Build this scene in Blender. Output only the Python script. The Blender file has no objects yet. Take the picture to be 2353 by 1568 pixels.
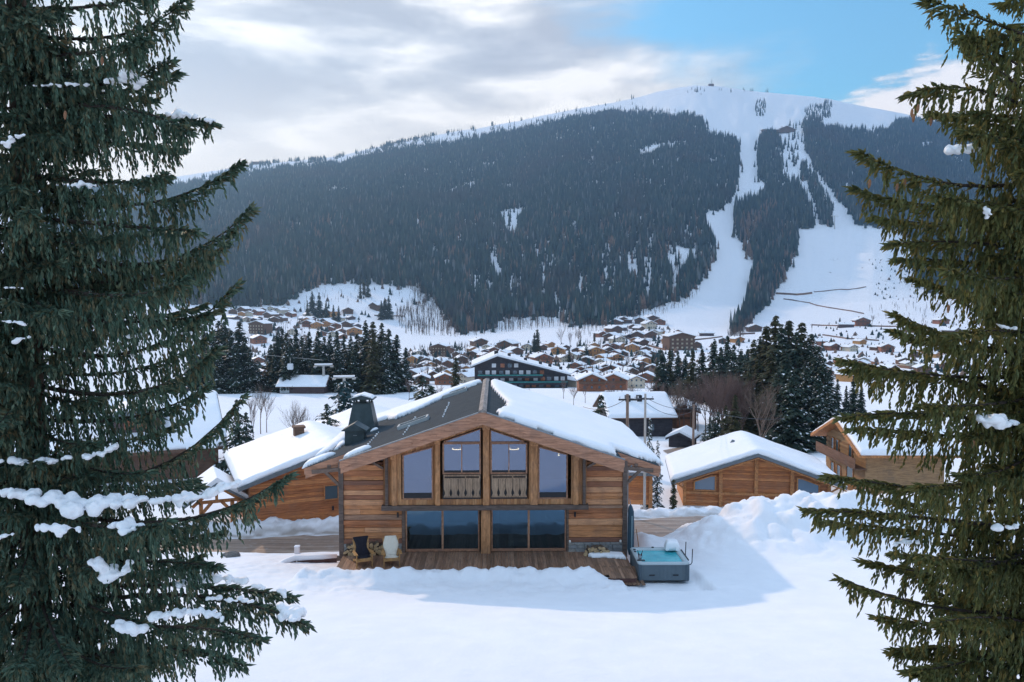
import bpy, math, random
import numpy as np
from mathutils import Vector, Matrix

random.seed(7)
RNG = np.random.default_rng(7)
SC = bpy.context.scene
COL = SC.collection
R = math.radians

# ------------------------------------------------------------------ camera
H = 12.75                      # eye height above the chalet's deck
FOC = 1830.0                   # focal length in units of a 2353 x 1568 picture
CX, CY = 1176.5, 784.0
TH = math.atan((CY - 690.0) / FOC)
cam = bpy.data.cameras.new("camera")
cam.sensor_width = 36.0
cam.lens = FOC / 2353.0 * 36.0
cam.clip_start = 0.1
cam.clip_end = 20000.0
cam_o = bpy.data.objects.new("camera", cam)
COL.objects.link(cam_o)
cam_o.location = (0, 0, H)
cam_o.rotation_euler = (math.pi / 2 - TH, 0, 0)
SC.camera = cam_o

# ------------------------------------------------------------------ render / view
SC.render.engine = 'CYCLES'
SC.cycles.use_denoising = True
SC.cycles.max_bounces = 6
SC.cycles.diffuse_bounces = 3
SC.cycles.glossy_bounces = 3
SC.cycles.transmission_bounces = 4
SC.cycles.transparent_max_bounces = 12
SC.cycles.volume_bounces = 0
SC.cycles.caustics_reflective = False
SC.cycles.caustics_refractive = False
SC.cycles.sample_clamp_indirect = 6.0
SC.view_settings.view_transform = 'Standard'
SC.view_settings.look = 'None'
SC.view_settings.exposure = EXPOSURE = 0.42
SC.view_settings.gamma = 1.0
SC.view_settings.use_curve_mapping = False

# ------------------------------------------------------------------ sun and sky
SUN_AZ = math.atan2(-0.60, 0.80)      # angle from +Y towards +X (negative: to the left)
SUN_EL = R(29)
sdir = Vector((math.sin(SUN_AZ) * math.cos(SUN_EL), math.cos(SUN_AZ) * math.cos(SUN_EL), math.sin(SUN_EL)))
sun = bpy.data.lights.new("sun", 'SUN')
sun.energy = 2.0
sun.angle = R(1.6)
sun.color = (1.0, 0.72, 0.50)
sun_o = bpy.data.objects.new("sun", sun)
COL.objects.link(sun_o)
sun_o.rotation_euler = sdir.to_track_quat('Z', 'Y').to_euler()
sun_o.location = (-40, 60, 60)

class NT:
    """small helper to write node trees"""
    def __init__(s, tree):
        s.t = tree; s.n = tree.nodes; s.l = tree.links
    def new(s, kind, **kw):
        nd = s.n.new(kind)
        for k, v in kw.items():
            if k == 'inp':
                for kk, vv in v.items():
                    s.put(nd.inputs[kk], vv)
            else:
                setattr(nd, k, v)
        return nd
    def put(s, sock, v):
        if isinstance(v, bpy.types.NodeSocket):
            s.l.new(v, sock)
        elif isinstance(v, (tuple, list)) and len(v) == 3 and sock.type == 'RGBA':
            sock.default_value = (*v, 1)
        else:
            sock.default_value = v
    def math(s, op, a, b=None, clamp=False):
        nd = s.n.new('ShaderNodeMath'); nd.operation = op; nd.use_clamp = clamp
        s.put(nd.inputs[0], a)
        if b is not None: s.put(nd.inputs[1], b)
        return nd.outputs[0]
    def ramp(s, fac, stops, interp='LINEAR'):
        nd = s.n.new('ShaderNodeValToRGB'); cr = nd.color_ramp; cr.interpolation = interp
        while len(cr.elements) < len(stops): cr.elements.new(0.5)
        for e, (p, c) in zip(cr.elements, stops):
            e.position = p; e.color = (*c, 1) if len(c) == 3 else c
        s.put(nd.inputs[0], fac)
        return nd.outputs[0]
    def mix(s, fac, a, b, mode='MIX'):
        nd = s.n.new('ShaderNodeMix'); nd.data_type = 'RGBA'; nd.blend_type = mode
        s.put(nd.inputs[0], fac); s.put(nd.inputs[6], a); s.put(nd.inputs[7], b)
        return nd.outputs[2]
    def noise(s, vec, scale, detail=4, rough=0.55, dist=0.0):
        nd = s.n.new('ShaderNodeTexNoise')
        nd.inputs['Scale'].default_value = scale; nd.inputs['Detail'].default_value = detail
        nd.inputs['Roughness'].default_value = rough; nd.inputs['Distortion'].default_value = dist
        if vec is not None: s.l.new(vec, nd.inputs['Vector'])
        return nd.outputs['Fac']
    def mapr(s, v, a, b, c=0.0, d=1.0, smooth=False):
        nd = s.n.new('ShaderNodeMapRange'); nd.clamp = True
        if smooth: nd.interpolation_type = 'SMOOTHSTEP'
        s.put(nd.inputs[0], v)
        for i, x in enumerate((a, b, c, d)): s.put(nd.inputs[i + 1], x)
        return nd.outputs[0]

world = bpy.data.worlds.new("World")
SC.world = world
world.use_nodes = True
W = NT(world.node_tree)
W.n.clear()
sky = W.new('ShaderNodeTexSky', sky_type='NISHITA', sun_disc=False)
sky.sun_elevation = SUN_EL
sky.sun_rotation = SUN_AZ
sky.air_density = 1.3
sky.dust_density = 0.4
sky.ozone_density = 2.5
SKYK = 0.10
tc = W.new('ShaderNodeTexCoord')
sep = W.new('ShaderNodeSeparateXYZ', inp={0: tc.outputs['Generated']})
dx, dy, dz = sep.outputs
ady = W.math('MAXIMUM', W.math('ABSOLUTE', dy), 0.02)
el = W.math('DIVIDE', dz, W.math('SQRT', W.math('ADD', W.math('MULTIPLY', dx, dx), W.math('MULTIPLY', dy, dy))))   # tan elevation
az = W.math('ARCTAN2', dx, dy)
comb = W.new('ShaderNodeCombineXYZ', inp={0: W.math('MULTIPLY', az, 1.0), 1: W.math('MULTIPLY', el, 2.2), 2: 0.0})
n1 = W.noise(comb.outputs[0], 3.4, 8, 0.55, 0.3)
comb2 = W.new('ShaderNodeCombineXYZ', inp={0: W.math('MULTIPLY', az, 1.0), 1: W.math('MULTIPLY', el, 3.4), 2: 7.3})
n2 = W.noise(comb2.outputs[0], 4.4, 8, 0.55, 0.25)
# cloud cover: thick to the left, a gap of blue to the right, cumulus low over the right ridge
edge = W.math('SUBTRACT', 0.462, W.math('ADD', el, W.math('MULTIPLY', az, 0.534)))
edge = W.math('ADD', edge, W.math('MULTIPLY', W.math('SUBTRACT', n1, 0.5), 0.30))
edge = W.math('ADD', edge, W.math('MULTIPLY', W.math('SUBTRACT', n2, 0.5), 0.10))
cov1 = W.mapr(edge, 0.0, 0.10, 0, 1, True)
rise = W.math('MINIMUM', W.math('MULTIPLY', W.math('SUBTRACT', az, 0.376), 0.45), 0.045)
lowb = W.math('SUBTRACT', W.math('ADD', 0.228, rise), el)
lowb = W.math('ADD', lowb, W.math('MULTIPLY', W.math('SUBTRACT', n2, 0.5), 0.10))
lowb = W.math('ADD', lowb, W.math('MULTIPLY', W.math('SUBTRACT', W.noise(comb2.outputs[0], 16.0, 5, 0.6), 0.5), 0.05))
lowb = W.math('ADD', lowb, W.math('MULTIPLY', W.math('SUBTRACT', n1, 0.5), 0.05))
cov2 = W.mapr(lowb, 0.0, 0.016, 0, 1, True)
cov2 = W.math('MULTIPLY', cov2, W.mapr(az, 0.33, 0.37, 0, 1, True))
side = W.mapr(dy, -0.1, 0.25, 0.25, 1.0)
cover = W.math('MAXIMUM', W.math('MULTIPLY', cov1, side), cov2)
high = W.mapr(el, 0.5, 0.9, 1.0, 0.08, True)
cover = W.math('MULTIPLY', cover, high)
shade = W.math('ADD', W.math('MULTIPLY', n2, 1.0), W.math('MULTIPLY', W.mapr(el, 0.16, 0.40), -0.10))
ccol = W.ramp(shade, [(0.36, (4.4, 4.5, 4.9)), (0.44, (5.4, 5.5, 5.8)), (0.50, (7.2, 7.1, 7.1)), (0.57, (9.8, 9.4, 9.0))])
glow = W.mapr(el, 0.30, 0.12, 0, 0.85, True)
ccol = W.mix(glow, ccol, (9.2, 8.7, 8.3))
ccol = W.mix(cov2, ccol, (9.2, 8.8, 8.7))
skyc = W.new('ShaderNodeVectorMath', operation='MULTIPLY', inp={0: sky.outputs[0]})
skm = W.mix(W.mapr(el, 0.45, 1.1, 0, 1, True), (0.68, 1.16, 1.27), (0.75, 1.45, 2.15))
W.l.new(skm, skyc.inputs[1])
tot = W.mix(cover, skyc.outputs[0], ccol)
tot = W.mix(W.mapr(el, 0.45, 0.9, 0, 1, True), tot, (6.2, 7.7, 9.9))  # overhead sky out of view, brightened as added fill for the shade
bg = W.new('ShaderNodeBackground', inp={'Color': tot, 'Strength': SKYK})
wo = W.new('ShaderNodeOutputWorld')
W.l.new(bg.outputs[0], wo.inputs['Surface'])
world.cycles.sampling_method = 'MANUAL'
world.cycles.sample_map_resolution = 512

# ------------------------------------------------------------------ picture <-> place
CT, ST = math.cos(TH), math.sin(TH)
def P(px, py, D):
    """the point at forward distance D that the photograph shows at (px, py)"""
    px = np.asarray(px, float); py = np.asarray(py, float); D = np.asarray(D, float)
    a = (px - CX) / FOC; b = -(py - CY) / FOC
    y = CT + b * ST; z = -ST + b * CT
    k = D / y
    return np.stack(np.broadcast_arrays(a * k, D + 0 * a, H + z * k), -1)
def Pv(px, py, D): return Vector([float(v) for v in P(px, py, D)])
def pix(p):
    p = np.asarray(p, float)
    x, y, z = p[..., 0], p[..., 1], p[..., 2] - H
    d = y * CT - z * ST; u = y * ST + z * CT
    d = np.where(d < 1e-3, 1e-3, d)
    return CX + FOC * x / d, CY - FOC * u / d

# ------------------------------------------------------------------ numpy noise
def _h(ix, iy, s):
    n = (ix.astype(np.int64) * 374761393 + iy.astype(np.int64) * 668265263 + s * 1274126177) & 0xffffffff
    n = ((n ^ (n >> 13)) * 1274126177) & 0xffffffff
    return ((n ^ (n >> 16)) & 0xffff) / 65535.0
def vnoise(x, y, s=0):
    x = np.asarray(x, float); y = np.asarray(y, float)
    ix = np.floor(x); iy = np.floor(y); fx = x - ix; fy = y - iy
    fx = fx * fx * fx * (fx * (fx * 6 - 15) + 10); fy = fy * fy * fy * (fy * (fy * 6 - 15) + 10)
    a = _h(ix, iy, s); b = _h(ix + 1, iy, s); c = _h(ix, iy + 1, s); d = _h(ix + 1, iy + 1, s)
    return (a + (b - a) * fx) * (1 - fy) + (c + (d - c) * fx) * fy
def fbm(x, y, s=0, o=4, g=0.5):
    t = 0; a = 1; n = 0
    for i in range(o):
        t = t + a * (vnoise(x * 2 ** i, y * 2 ** i, s + i * 17) - 0.5); n += a; a *= g
    return t / n
def sstep(a, b, x):
    t = np.clip((x - a) / (b - a), 0, 1); return t * t * (3 - 2 * t)

# ------------------------------------------------------------------ object helpers
def tag(o, label=None, cat=None, group=None, kind=None):
    if label: o['label'] = label
    if cat: o['category'] = cat
    if group: o['group'] = group
    if kind: o['kind'] = kind
    return o
def thing(name, label, cat, loc=(0, 0, 0), rotz=0.0, group=None):
    o = bpy.data.objects.new(name, None); COL.objects.link(o)
    o.empty_display_size = 0.3
    o.location = loc; o.rotation_euler = (0, 0, rotz)
    return tag(o, label, cat, group)
def link_mesh(name, me, parent=None):
    o = bpy.data.objects.new(name, me); COL.objects.link(o)
    if parent is not None: o.parent = parent
    return o
def np_mesh(name, verts, faces, mat, smooth=False):
    """verts (n,3); faces (m,3) or (m,4) numpy arrays"""
    me = bpy.data.meshes.new(name)
    verts = np.ascontiguousarray(verts, dtype=np.float32)
    faces = np.ascontiguousarray(faces, dtype=np.int32)
    m, k = faces.shape
    me.vertices.add(len(verts)); me.vertices.foreach_set('co', verts.ravel())
    me.loops.add(m * k); me.loops.foreach_set('vertex_index', faces.ravel())
    me.polygons.add(m); me.polygons.foreach_set('loop_start', np.arange(0, m * k, k, dtype=np.int32))
    me.polygons.foreach_set('loop_total', np.full(m, k, dtype=np.int32))
    if smooth: me.polygons.foreach_set('use_smooth', np.ones(m, dtype=bool))
    me.update(calc_edges=True)
    if mat is not None: me.materials.append(mat)
    return me
class MB:
    """collects boxes, tubes and prisms into one mesh"""
    def __init__(s): s.v = []; s.f = []; s.m = []; s.mi = 0
    def add(s, vs, fs):
        o = len(s.v); s.v += [tuple(v) for v in vs]; s.f += [tuple(i + o for i in f) for f in fs]; s.m += [s.mi] * len(fs)
        return s
    def box(s, x0, x1, y0, y1, z0, z1, M=None):
        vs = [Vector(v) for v in ((x0, y0, z0), (x1, y0, z0), (x1, y1, z0), (x0, y1, z0), (x0, y0, z1), (x1, y0, z1), (x1, y1, z1), (x0, y1, z1))]
        if M is not None: vs = [M @ v for v in vs]
        return s.add(vs, [(0, 3, 2, 1), (4, 5, 6, 7), (0, 1, 5, 4), (1, 2, 6, 5), (2, 3, 7, 6), (3, 0, 4, 7)])
    def bar(s, a, b, w, h, up=(0, 0, 1)):
        """rectangular bar from a to b: w across, h along up"""
        a = Vector(a); b = Vector(b); d = (b - a); L = d.length; d.normalize()
        u = Vector(up); sd = d.cross(u)
        if sd.length < 1e-4: sd = d.cross(Vector((0, 1, 0)))
        sd.normalize(); u = sd.cross(d)
        M = Matrix((sd, d, u)).transposed().to_4x4(); M.translation = a
        return s.box(-w / 2, w / 2, 0, L, -h / 2, h / 2, M)
    def prism(s, poly, y0, y1, axis='y', M=None):
        """poly of (a,b); extruded along axis from y0 to y1"""
        n = len(poly)
        def mk(a, b, c):
            v = {'y': (a, c, b), 'x': (c, a, b), 'z': (a, b, c)}[axis]
            return M @ Vector(v) if M is not None else v
        vs = [mk(a, b, y0) for a, b in poly] + [mk(a, b, y1) for a, b in poly]
        fs = [tuple(range(n)), tuple(range(2 * n - 1, n - 1, -1))] + [(i, i + n, (i + 1) % n + n, (i + 1) % n) for i in range(n)]
        return s.add(vs, fs)
    def tube(s, pts, rad, n=8, cap=True, flat=1.0):
        pts = [Vector(p) for p in pts]; k = len(pts)
        if not hasattr(rad, '__len__'): rad = [rad] * k
        vs = []; ref = None
        for i, p in enumerate(pts):
            d = (pts[min(i + 1, k - 1)] - pts[max(i - 1, 0)]).normalized()
            if ref is None:
                ref = d.cross(Vector((0, 0, 1)))
                if ref.length < 0.05: ref = d.cross(Vector((1, 0, 0)))
                ref.normalize()
            else:
                ref = (ref - d * ref.dot(d)).normalized()
            up = ref.cross(d)
            for j in range(n):
                a = 2 * math.pi * j / n
                vs.append(p + ref * (rad[i] * math.cos(a)) + up * (rad[i] * flat * math.sin(a)))
        fs = [(i * n + j, i * n + (j + 1) % n, (i + 1) * n + (j + 1) % n, (i + 1) * n + j) for i in range(k - 1) for j in range(n)]
        if cap: fs += [tuple(range(n - 1, -1, -1)), tuple(range((k - 1) * n, k * n))]
        return s.add(vs, fs)
    def mesh(s, name, mats, smooth=False):
        me = bpy.data.meshes.new(name); me.from_pydata(s.v, [], s.f)
        mats = mats if isinstance(mats, (list, tuple)) else [mats]
        for m in mats: me.materials.append(m)
        if len(mats) > 1: me.polygons.foreach_set('material_index', s.m)
        if smooth: me.polygons.foreach_set('use_smooth', [True] * len(me.polygons))
        me.update()
        return me
    def build(s, name, mats, parent=None, smooth=False, bevel=0.0):
        o = link_mesh(name, s.mesh(name, mats, smooth), parent)
        if bevel:
            b = o.modifiers.new('bevel', 'BEVEL'); b.width = bevel; b.segments = 1; b.limit_method = 'ANGLE'
        return o
def dup_tree(root, loc, rotz=0.0, scale=1.0, label=None, group=None):
    """a copy of a thing with copies of its parts and sub-parts"""
    r = root.copy(); COL.objects.link(r)
    r.location = loc; r.rotation_euler = (0, 0, rotz)
    r.scale = (scale, scale, scale) if not hasattr(scale, '__len__') else scale
    if label: r['label'] = label
    if group: r['group'] = group
    for ch in list(root.children):
        c = ch.copy(); COL.objects.link(c); c.parent = r
        for g in list(ch.children):
            d = g.copy(); COL.objects.link(d); d.parent = c
    return r

# ------------------------------------------------------------------ materials
def mat(name, build):
    m = bpy.data.materials.new(name); m.use_nodes = True
    t = NT(m.node_tree); bs = t.n['Principled BSDF']
    build(t, bs)
    return m
def simple(name, col, rough=0.7, metal=0.0, var=0.0, scale=8.0, bump=0.0, spec=0.35):
    def b(t, bs):
        bs.inputs['Roughness'].default_value = rough; bs.inputs['Metallic'].default_value = metal
        bs.inputs['Specular IOR Level'].default_value = spec
        tcn = t.new('ShaderNodeTexCoord')
        if var or bump:
            n = t.noise(tcn.outputs['Object'], scale, 5, 0.6)
            c = t.ramp(n, [(0.3, tuple(x * (1 - var) for x in col)), (0.7, tuple(min(1, x * (1 + var)) for x in col))])
            t.put(bs.inputs['Base Color'], c)
            if bump:
                bp = t.new('ShaderNodeBump', inp={'Height': n, 'Strength': bump, 'Distance': 0.02})
                t.put(bs.inputs['Normal'], bp.outputs[0])
        else:
            bs.inputs['Base Color'].default_value = (*col, 1)
    return mat(name, b)
def m_snow(name, col=(0.84, 0.86, 0.90), scale=1.0, bump=0.35, dist=0.06):
    def b(t, bs):
        bs.inputs['Roughness'].default_value = 0.55; bs.inputs['Specular IOR Level'].default_value = 0.25
        g = t.new('ShaderNodeNewGeometry')
        n = t.noise(g.outputs['Position'], 0.9 * scale, 6, 0.62)
        n2 = t.noise(g.outputs['Position'], 9 * scale, 4, 0.6)
        c = t.mix(t.mapr(n, 0.35, 0.7), tuple(x * 0.965 for x in col), col)
        t.put(bs.inputs['Base Color'], c)
        hgt = t.math('ADD', t.math('MULTIPLY', n, 1.0), t.math('MULTIPLY', n2, 0.22))
        bp = t.new('ShaderNodeBump', inp={'Height': hgt, 'Strength': bump, 'Distance': dist})
        t.put(bs.inputs['Normal'], bp.outputs[0])
    return mat(name, b)
def m_wood(name, cols, grain=(1.2, 14, 14), rough=0.75, bump=0.25, isl=1.0):
    """cols: colours picked board by board; grain: noise scale along x, y, z"""
    def b(t, bs):
        bs.inputs['Roughness'].default_value = rough; bs.inputs['Specular IOR Level'].default_value = 0.25
        tcn = t.new('ShaderNodeTexCoord'); g = t.new('ShaderNodeNewGeometry')
        mp = t.new('ShaderNodeMapping', inp={0: tcn.outputs['Object']})
        mp.inputs['Scale'].default_value = grain
        off = t.new('ShaderNodeCombineXYZ', inp={0: t.math('MULTIPLY', g.outputs['Random Per Island'], 40.0), 1: 0.0, 2: t.math('MULTIPLY', g.outputs['Random Per Island'], 23.0)})
        ad = t.new('ShaderNodeVectorMath', operation='ADD', inp={0: mp.outputs[0], 1: off.outputs[0]})
        n = t.noise(ad.outputs[0], 1.0, 6, 0.65, 0.4)
        n3 = t.noise(tcn.outputs['Object'], 1.1, 3, 0.6)
        k = len(cols)
        base = t.ramp(g.outputs['Random Per Island'], [(i / k, c) for i, c in enumerate(cols)], 'CONSTANT')
        c = t.mix(t.mapr(n, 0.35, 0.62), tuple(0.0 for _ in range(3)), base)
        c = t.mix(0.50, base, c)
        c = t.mix(t.mapr(n3, 0.48, 0.72, 0, 0.5), c, tuple(x * 0.30 + 0.06 for x in cols[0]))
        n4 = t.noise(tcn.outputs['Object'], 5.5, 3, 0.7)
        c = t.mix(t.mapr(n4, 0.62, 0.72, 0, 0.5), c, tuple(x * 0.30 for x in cols[0]))
        t.put(bs.inputs['Base Color'], c)
        bp = t.new('ShaderNodeBump', inp={'Height': n, 'Strength': bump, 'Distance': 0.01})
        t.put(bs.inputs['Normal'], bp.outputs[0])
    return mat(name, b)
def m_leaf(name, cols, trans=0.25, rough=0.6):
    def b(t, bs):
        g = t.new('ShaderNodeNewGeometry')
        k = len(cols)
        base = t.ramp(g.outputs['Random Per Island'], [(i / max(1, k - 1), c) for i, c in enumerate(cols)])
        n = t.noise(g.outputs['Position'], 0.8, 3, 0.6)
        base = t.mix(t.mapr(n, 0.35, 0.7, 0, 0.6), base, cols[-1])
        bs.inputs['Roughness'].default_value = rough; bs.inputs['Specular IOR Level'].default_value = 0.2
        t.put(bs.inputs['Base Color'], base)
        if trans:
            tr = t.new('ShaderNodeBsdfTranslucent', inp={'Color': base})
            mx = t.new('ShaderNodeMixShader', inp={0: trans, 1: bs.outputs[0], 2: tr.outputs[0]})
            t.l.new(mx.outputs[0], t.n['Material Output'].inputs['Surface'])
    return mat(name, b)
def m_glass(name, tint=(0.55, 0.66, 0.85), refl=0.55, rough=0.03):
    def b(t, bs):
        n = t.noise(t.new('ShaderNodeTexCoord').outputs['Object'], 0.9, 2, 0.5)
        gl = t.new('ShaderNodeBsdfGlossy', inp={'Color': tint, 'Roughness': rough})
        bp = t.new('ShaderNodeBump', inp={'Height': n, 'Strength': 0.22, 'Distance': 0.05})
        t.l.new(bp.outputs[0], gl.inputs['Normal'])
        tr = t.new('ShaderNodeBsdfTransparent', inp={'Color': (0.75, 0.82, 0.85)})
        mx = t.new('ShaderNodeMixShader', inp={0: refl, 1: tr.outputs[0], 2: gl.outputs[0]})
        t.l.new(mx.outputs[0], t.n['Material Output'].inputs['Surface'])
    return mat(name, b)
def m_emit(name, col, k):
    def b(t, bs):
        bs.inputs['Base Color'].default_value = (*col, 1)
        bs.inputs['Emission Color'].default_value = (*col, 1); bs.inputs['Emission Strength'].default_value = k
    return mat(name, b)

MS = m_snow('snow')
MS_ROOF = m_snow('roof_snow', (0.84, 0.87, 0.92), 0.8, 0.5, 0.10)
MS_FAR = m_snow('far_snow', (0.84, 0.86, 0.90), 0.02, 0.3, 2.0)
# ================================================================== TERRAIN
# heights as a table over direction u = x / y and distance y, in metres below / above the deck
COLS = np.array([-300, 0, 430, 600, 760, 900, 1050, 1200, 1400, 1560, 1640, 1760, 1900, 2060, 2353, 2700], float)
NC = len(COLS)
KNOT = {66: -5.0, 75: -6.1, 85: -6.8, 110: -8.4, 130: -9.5, 160: -10.2, 210: -11.0, 250: -15.5, 300: -20.5, 370: -24.0, 450: -26.5, 580: -28.5, 700: -29.0}
ROWS = {850: [745, 742, 738, 748, 762, 774, 778, 775, 770, 775, 776, 768, 760, 752, 750, 750],
        1000: [710, 705, 700, 722, 740, 750, 762, 760, 745, 748, 757, 752, 745, 735, 720, 715],
        1200: [655, 650, 655, 640, 645, 655, 690, 690, 690, 680, 690, 700, 695, 680, 670, 660],
        2600: [450, 428, 402, 370, 358, 325, 295, 270, 231, 194, 185, 206, 218, 251, 330, 400]}
def _build_table():
    ug = np.linspace(-1.0, 1.0, 401)
    ks = sorted(list(KNOT) + list(ROWS) + [2760, 3200, 5200])
    rows = []
    for k in ks:
        if k in KNOT: rows.append(np.full(ug.shape, KNOT[k]))
        elif k in ROWS:
            p = P(COLS, np.array(ROWS[k], float), k); rows.append(np.interp(ug, p[:, 0] / p[:, 1], p[:, 2]))
        else:
            p = P(COLS, np.array(ROWS[2600], float), 2600); z = np.interp(ug, p[:, 0] / p[:, 1], p[:, 2])
            rows.append(z - {2760: 60, 3200: 420, 5200: 2000}[k])
    A = np.array(rows)
    dg = np.concatenate([np.arange(60, 1200, 6.0), np.arange(1200, 3400, 12.0), np.arange(3400, 5200, 60.0)])
    T = np.array([np.interp(dg, ks, A[:, j]) for j in range(len(ug))]).T
    def sm(a, ax, n):
        for _ in range(n):
            b = np.roll(a, 1, ax); c = np.roll(a, -1, ax)
            if ax == 0: b[0] = a[0]; c[-1] = a[-1]
            else: b[:, 0] = a[:, 0]; c[:, -1] = a[:, -1]
            a = 0.25 * b + 0.5 * a + 0.25 * c
        return a
    T = sm(T, 1, 30)
    T = sm(T, 0, 14)
    return ug, dg, T
UG, DG, TT = _build_table()
def far_z(x, y):
    u = np.clip(x / np.maximum(y, 30), -0.999, 0.999); yy = np.clip(y, 60, 5139)
    iu = (u + 1) * 200; i0 = iu.astype(int); fu = iu - i0
    j = np.interp(yy, DG, np.arange(len(DG))); j0 = np.minimum(j.astype(int), len(DG) - 2); fj = j - j0
    z = (TT[j0, i0] * (1 - fu) + TT[j0, i0 + 1] * fu) * (1 - fj) + (TT[j0 + 1, i0] * (1 - fu) + TT[j0 + 1, i0 + 1] * fu) * fj
    k = sstep(1050, 1700, y)
    amp = 46 * k * (1 - 0.75 * sstep(2300, 2600, y)) + 3.0 * sstep(250, 700, y)
    z = z + amp * fbm(u * 14 + 3, y / 900.0, 5, 5, 0.55) + 0.8 * sstep(70, 160, y) * fbm(x / 30, y / 30, 9, 3)
    return z
NY = np.array([-90, -20, 0, 10, 17, 20.8, 24, 27, 29, 31, 33, 35, 36.5, 38, 40, 44, 48, 51, 52.5, 58, 62, 66, 70], float)
NZ = np.array([12, 6.5, 4.6, 3.8, 3.1, 2.65, 2.15, 1.6, 1.15, 0.7, 0.3, 0.02, -0.16, -0.32, -0.75, -1.75, -2.95, -3.9, -4.25, -4.3, -4.6, -5.0, -5.4], float)
def road_y(x): return 54.0 + (x + 16) * 0.17
def near_z(x, y):
    z = np.interp(y, NY, NZ)
    z = (z + np.interp(y - 0.8, NY, NZ) + np.interp(y + 0.8, NY, NZ)) / 3
    # ploughed bank to the right of the hot tub, with a sharp broken crest
    cz = np.interp(x, [6.0, 7.6, 8.8, 9.6, 10.7, 13, 17, 22, 40], [0.7, 1.45, 1.15, 1.5, 2.2, 3.1, 3.8, 3.7, 3.2])
    cz = np.where(x < 5.0, 0, cz) * sstep(5.0, 7.4, x)
    t = y - 46.0 - 0.06 * (x - 10)
    prof = np.where(t < 0, np.exp(-(t / 4.2) ** 2), np.exp(-(t / 3.0) ** 2))
    lump = np.abs(fbm(x * 0.7, y * 0.7, 31, 3, 0.5)) * 0.9 - 0.08
    z = z + cz * prof * (1 + 0.42 * lump) + prof * sstep(8, 10, x) * lump * 0.55
    z = z + prof * sstep(8.5, 10.5, x) * (0.42 * fbm(x * 1.5, y * 1.0 + x * .7, 37, 4, 0.6) - 0.22 * sstep(.12, .3, fbm(x * .9, y * .9, 38, 3)))
    # road cut and ploughed berms
    d = y - road_y(x)
    onroad = sstep(3.2, 2.4, np.abs(d))
    z = z * (1 - onroad) + (-4.25) * onroad
    b1 = np.exp(-((d - 4.3) / 1.1) ** 2) * (0.75 + 0.8 * np.abs(fbm(x * 0.9, y * 0.9, 3, 4, 0.6)) * 2)
    b0 = np.exp(-((d + 3.7) / 0.7) ** 2) * 0.28
    z = z + b1 * 0.95 + b0
    # lip of snow shovelled off the deck
    lip = sstep(-10.3, -9.4, x) * sstep(4.6, 3.6, x)
    yl = 36.2 + 0.25 * fbm(x * 0.8, 0 * x, 41, 3) - 0.5 * sstep(-7.5, -10.3, x)
    z = z + lip * np.where(y < yl, np.exp(-((y - yl) / 0.75) ** 2), np.exp(-((y - yl) / 0.28) ** 2)) * (0.50 + 0.55 * fbm(x * 2.1, y * 2.1, 43, 4, 0.65))
    # under the deck and the house the ground stays clear
    inh = sstep(-9.0, -8.6, x) * sstep(6.6, 6.2, x) * sstep(36.55, 36.85, y) * sstep(54, 53, y)
    z = np.where(inh > 0, z * (1 - inh) + np.minimum(z, -0.35) * inh, z)
    tubh = sstep(5.0, 5.3, x) * sstep(8.9, 8.6, x) * sstep(34.0, 34.2, y) * sstep(38.3, 38.0, y)
    z = np.where(tubh > 0, z * (1 - tubh) + np.minimum(z, -0.42) * tubh, z)
    # soft relief and trodden snow
    z = z + (0.16 * fbm(x / 5.0, y / 5.0, 11, 3) + 0.07 * fbm(x / 1.3, y / 2.6, 19, 3)) * sstep(12, 22, y)
    act = np.exp(-((y - 34.6) / 1.5) ** 2) * sstep(-12, -9, x) * sstep(12, 6, x) + np.exp(-((x + 13) / 3.2) ** 2) * np.exp(-((y - 39) / 3.0) ** 2)
    z = z + 0.36 * act * fbm(x * 1.6, y * 1.6, 13, 4, 0.7)
    z = z + 0.5 * sstep(-9.5, -13, x) * np.exp(-((y - 45) / 2.2) ** 2) * (0.6 + fbm(x / 1.7, y / 1.7, 15, 3))
    return z
def ground_z(x, y):
    x = np.asarray(x, float); y = np.asarray(y, float)
    k = sstep(62, 70, y)
    return near_z(x, y) * (1 - k) + far_z(x, np.maximum(y, 60)) * k
_gd = np.concatenate([np.arange(16, 70, 0.25), 70 * 1.006 ** np.arange(0, 610)])
def ground_at(px, py):
    """where the sight line through (px, py) meets the ground"""
    o = np.array([0, 0, H]); pts = P(px, py, _gd)
    dz = pts[:, 2] - ground_z(pts[:, 0], pts[:, 1])
    idx = np.where(dz < 0)[0]
    if len(idx) == 0: return ground_at(px, py + 2) if py < 1500 else None
    i = idx[0]
    if i == 0: return pts[0]
    t = dz[i - 1] / (dz[i - 1] - dz[i]); return pts[i - 1] * (1 - t) + pts[i] * t
def gz(x, y): return float(ground_z(np.array(float(x)), np.array(float(y))))

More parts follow.
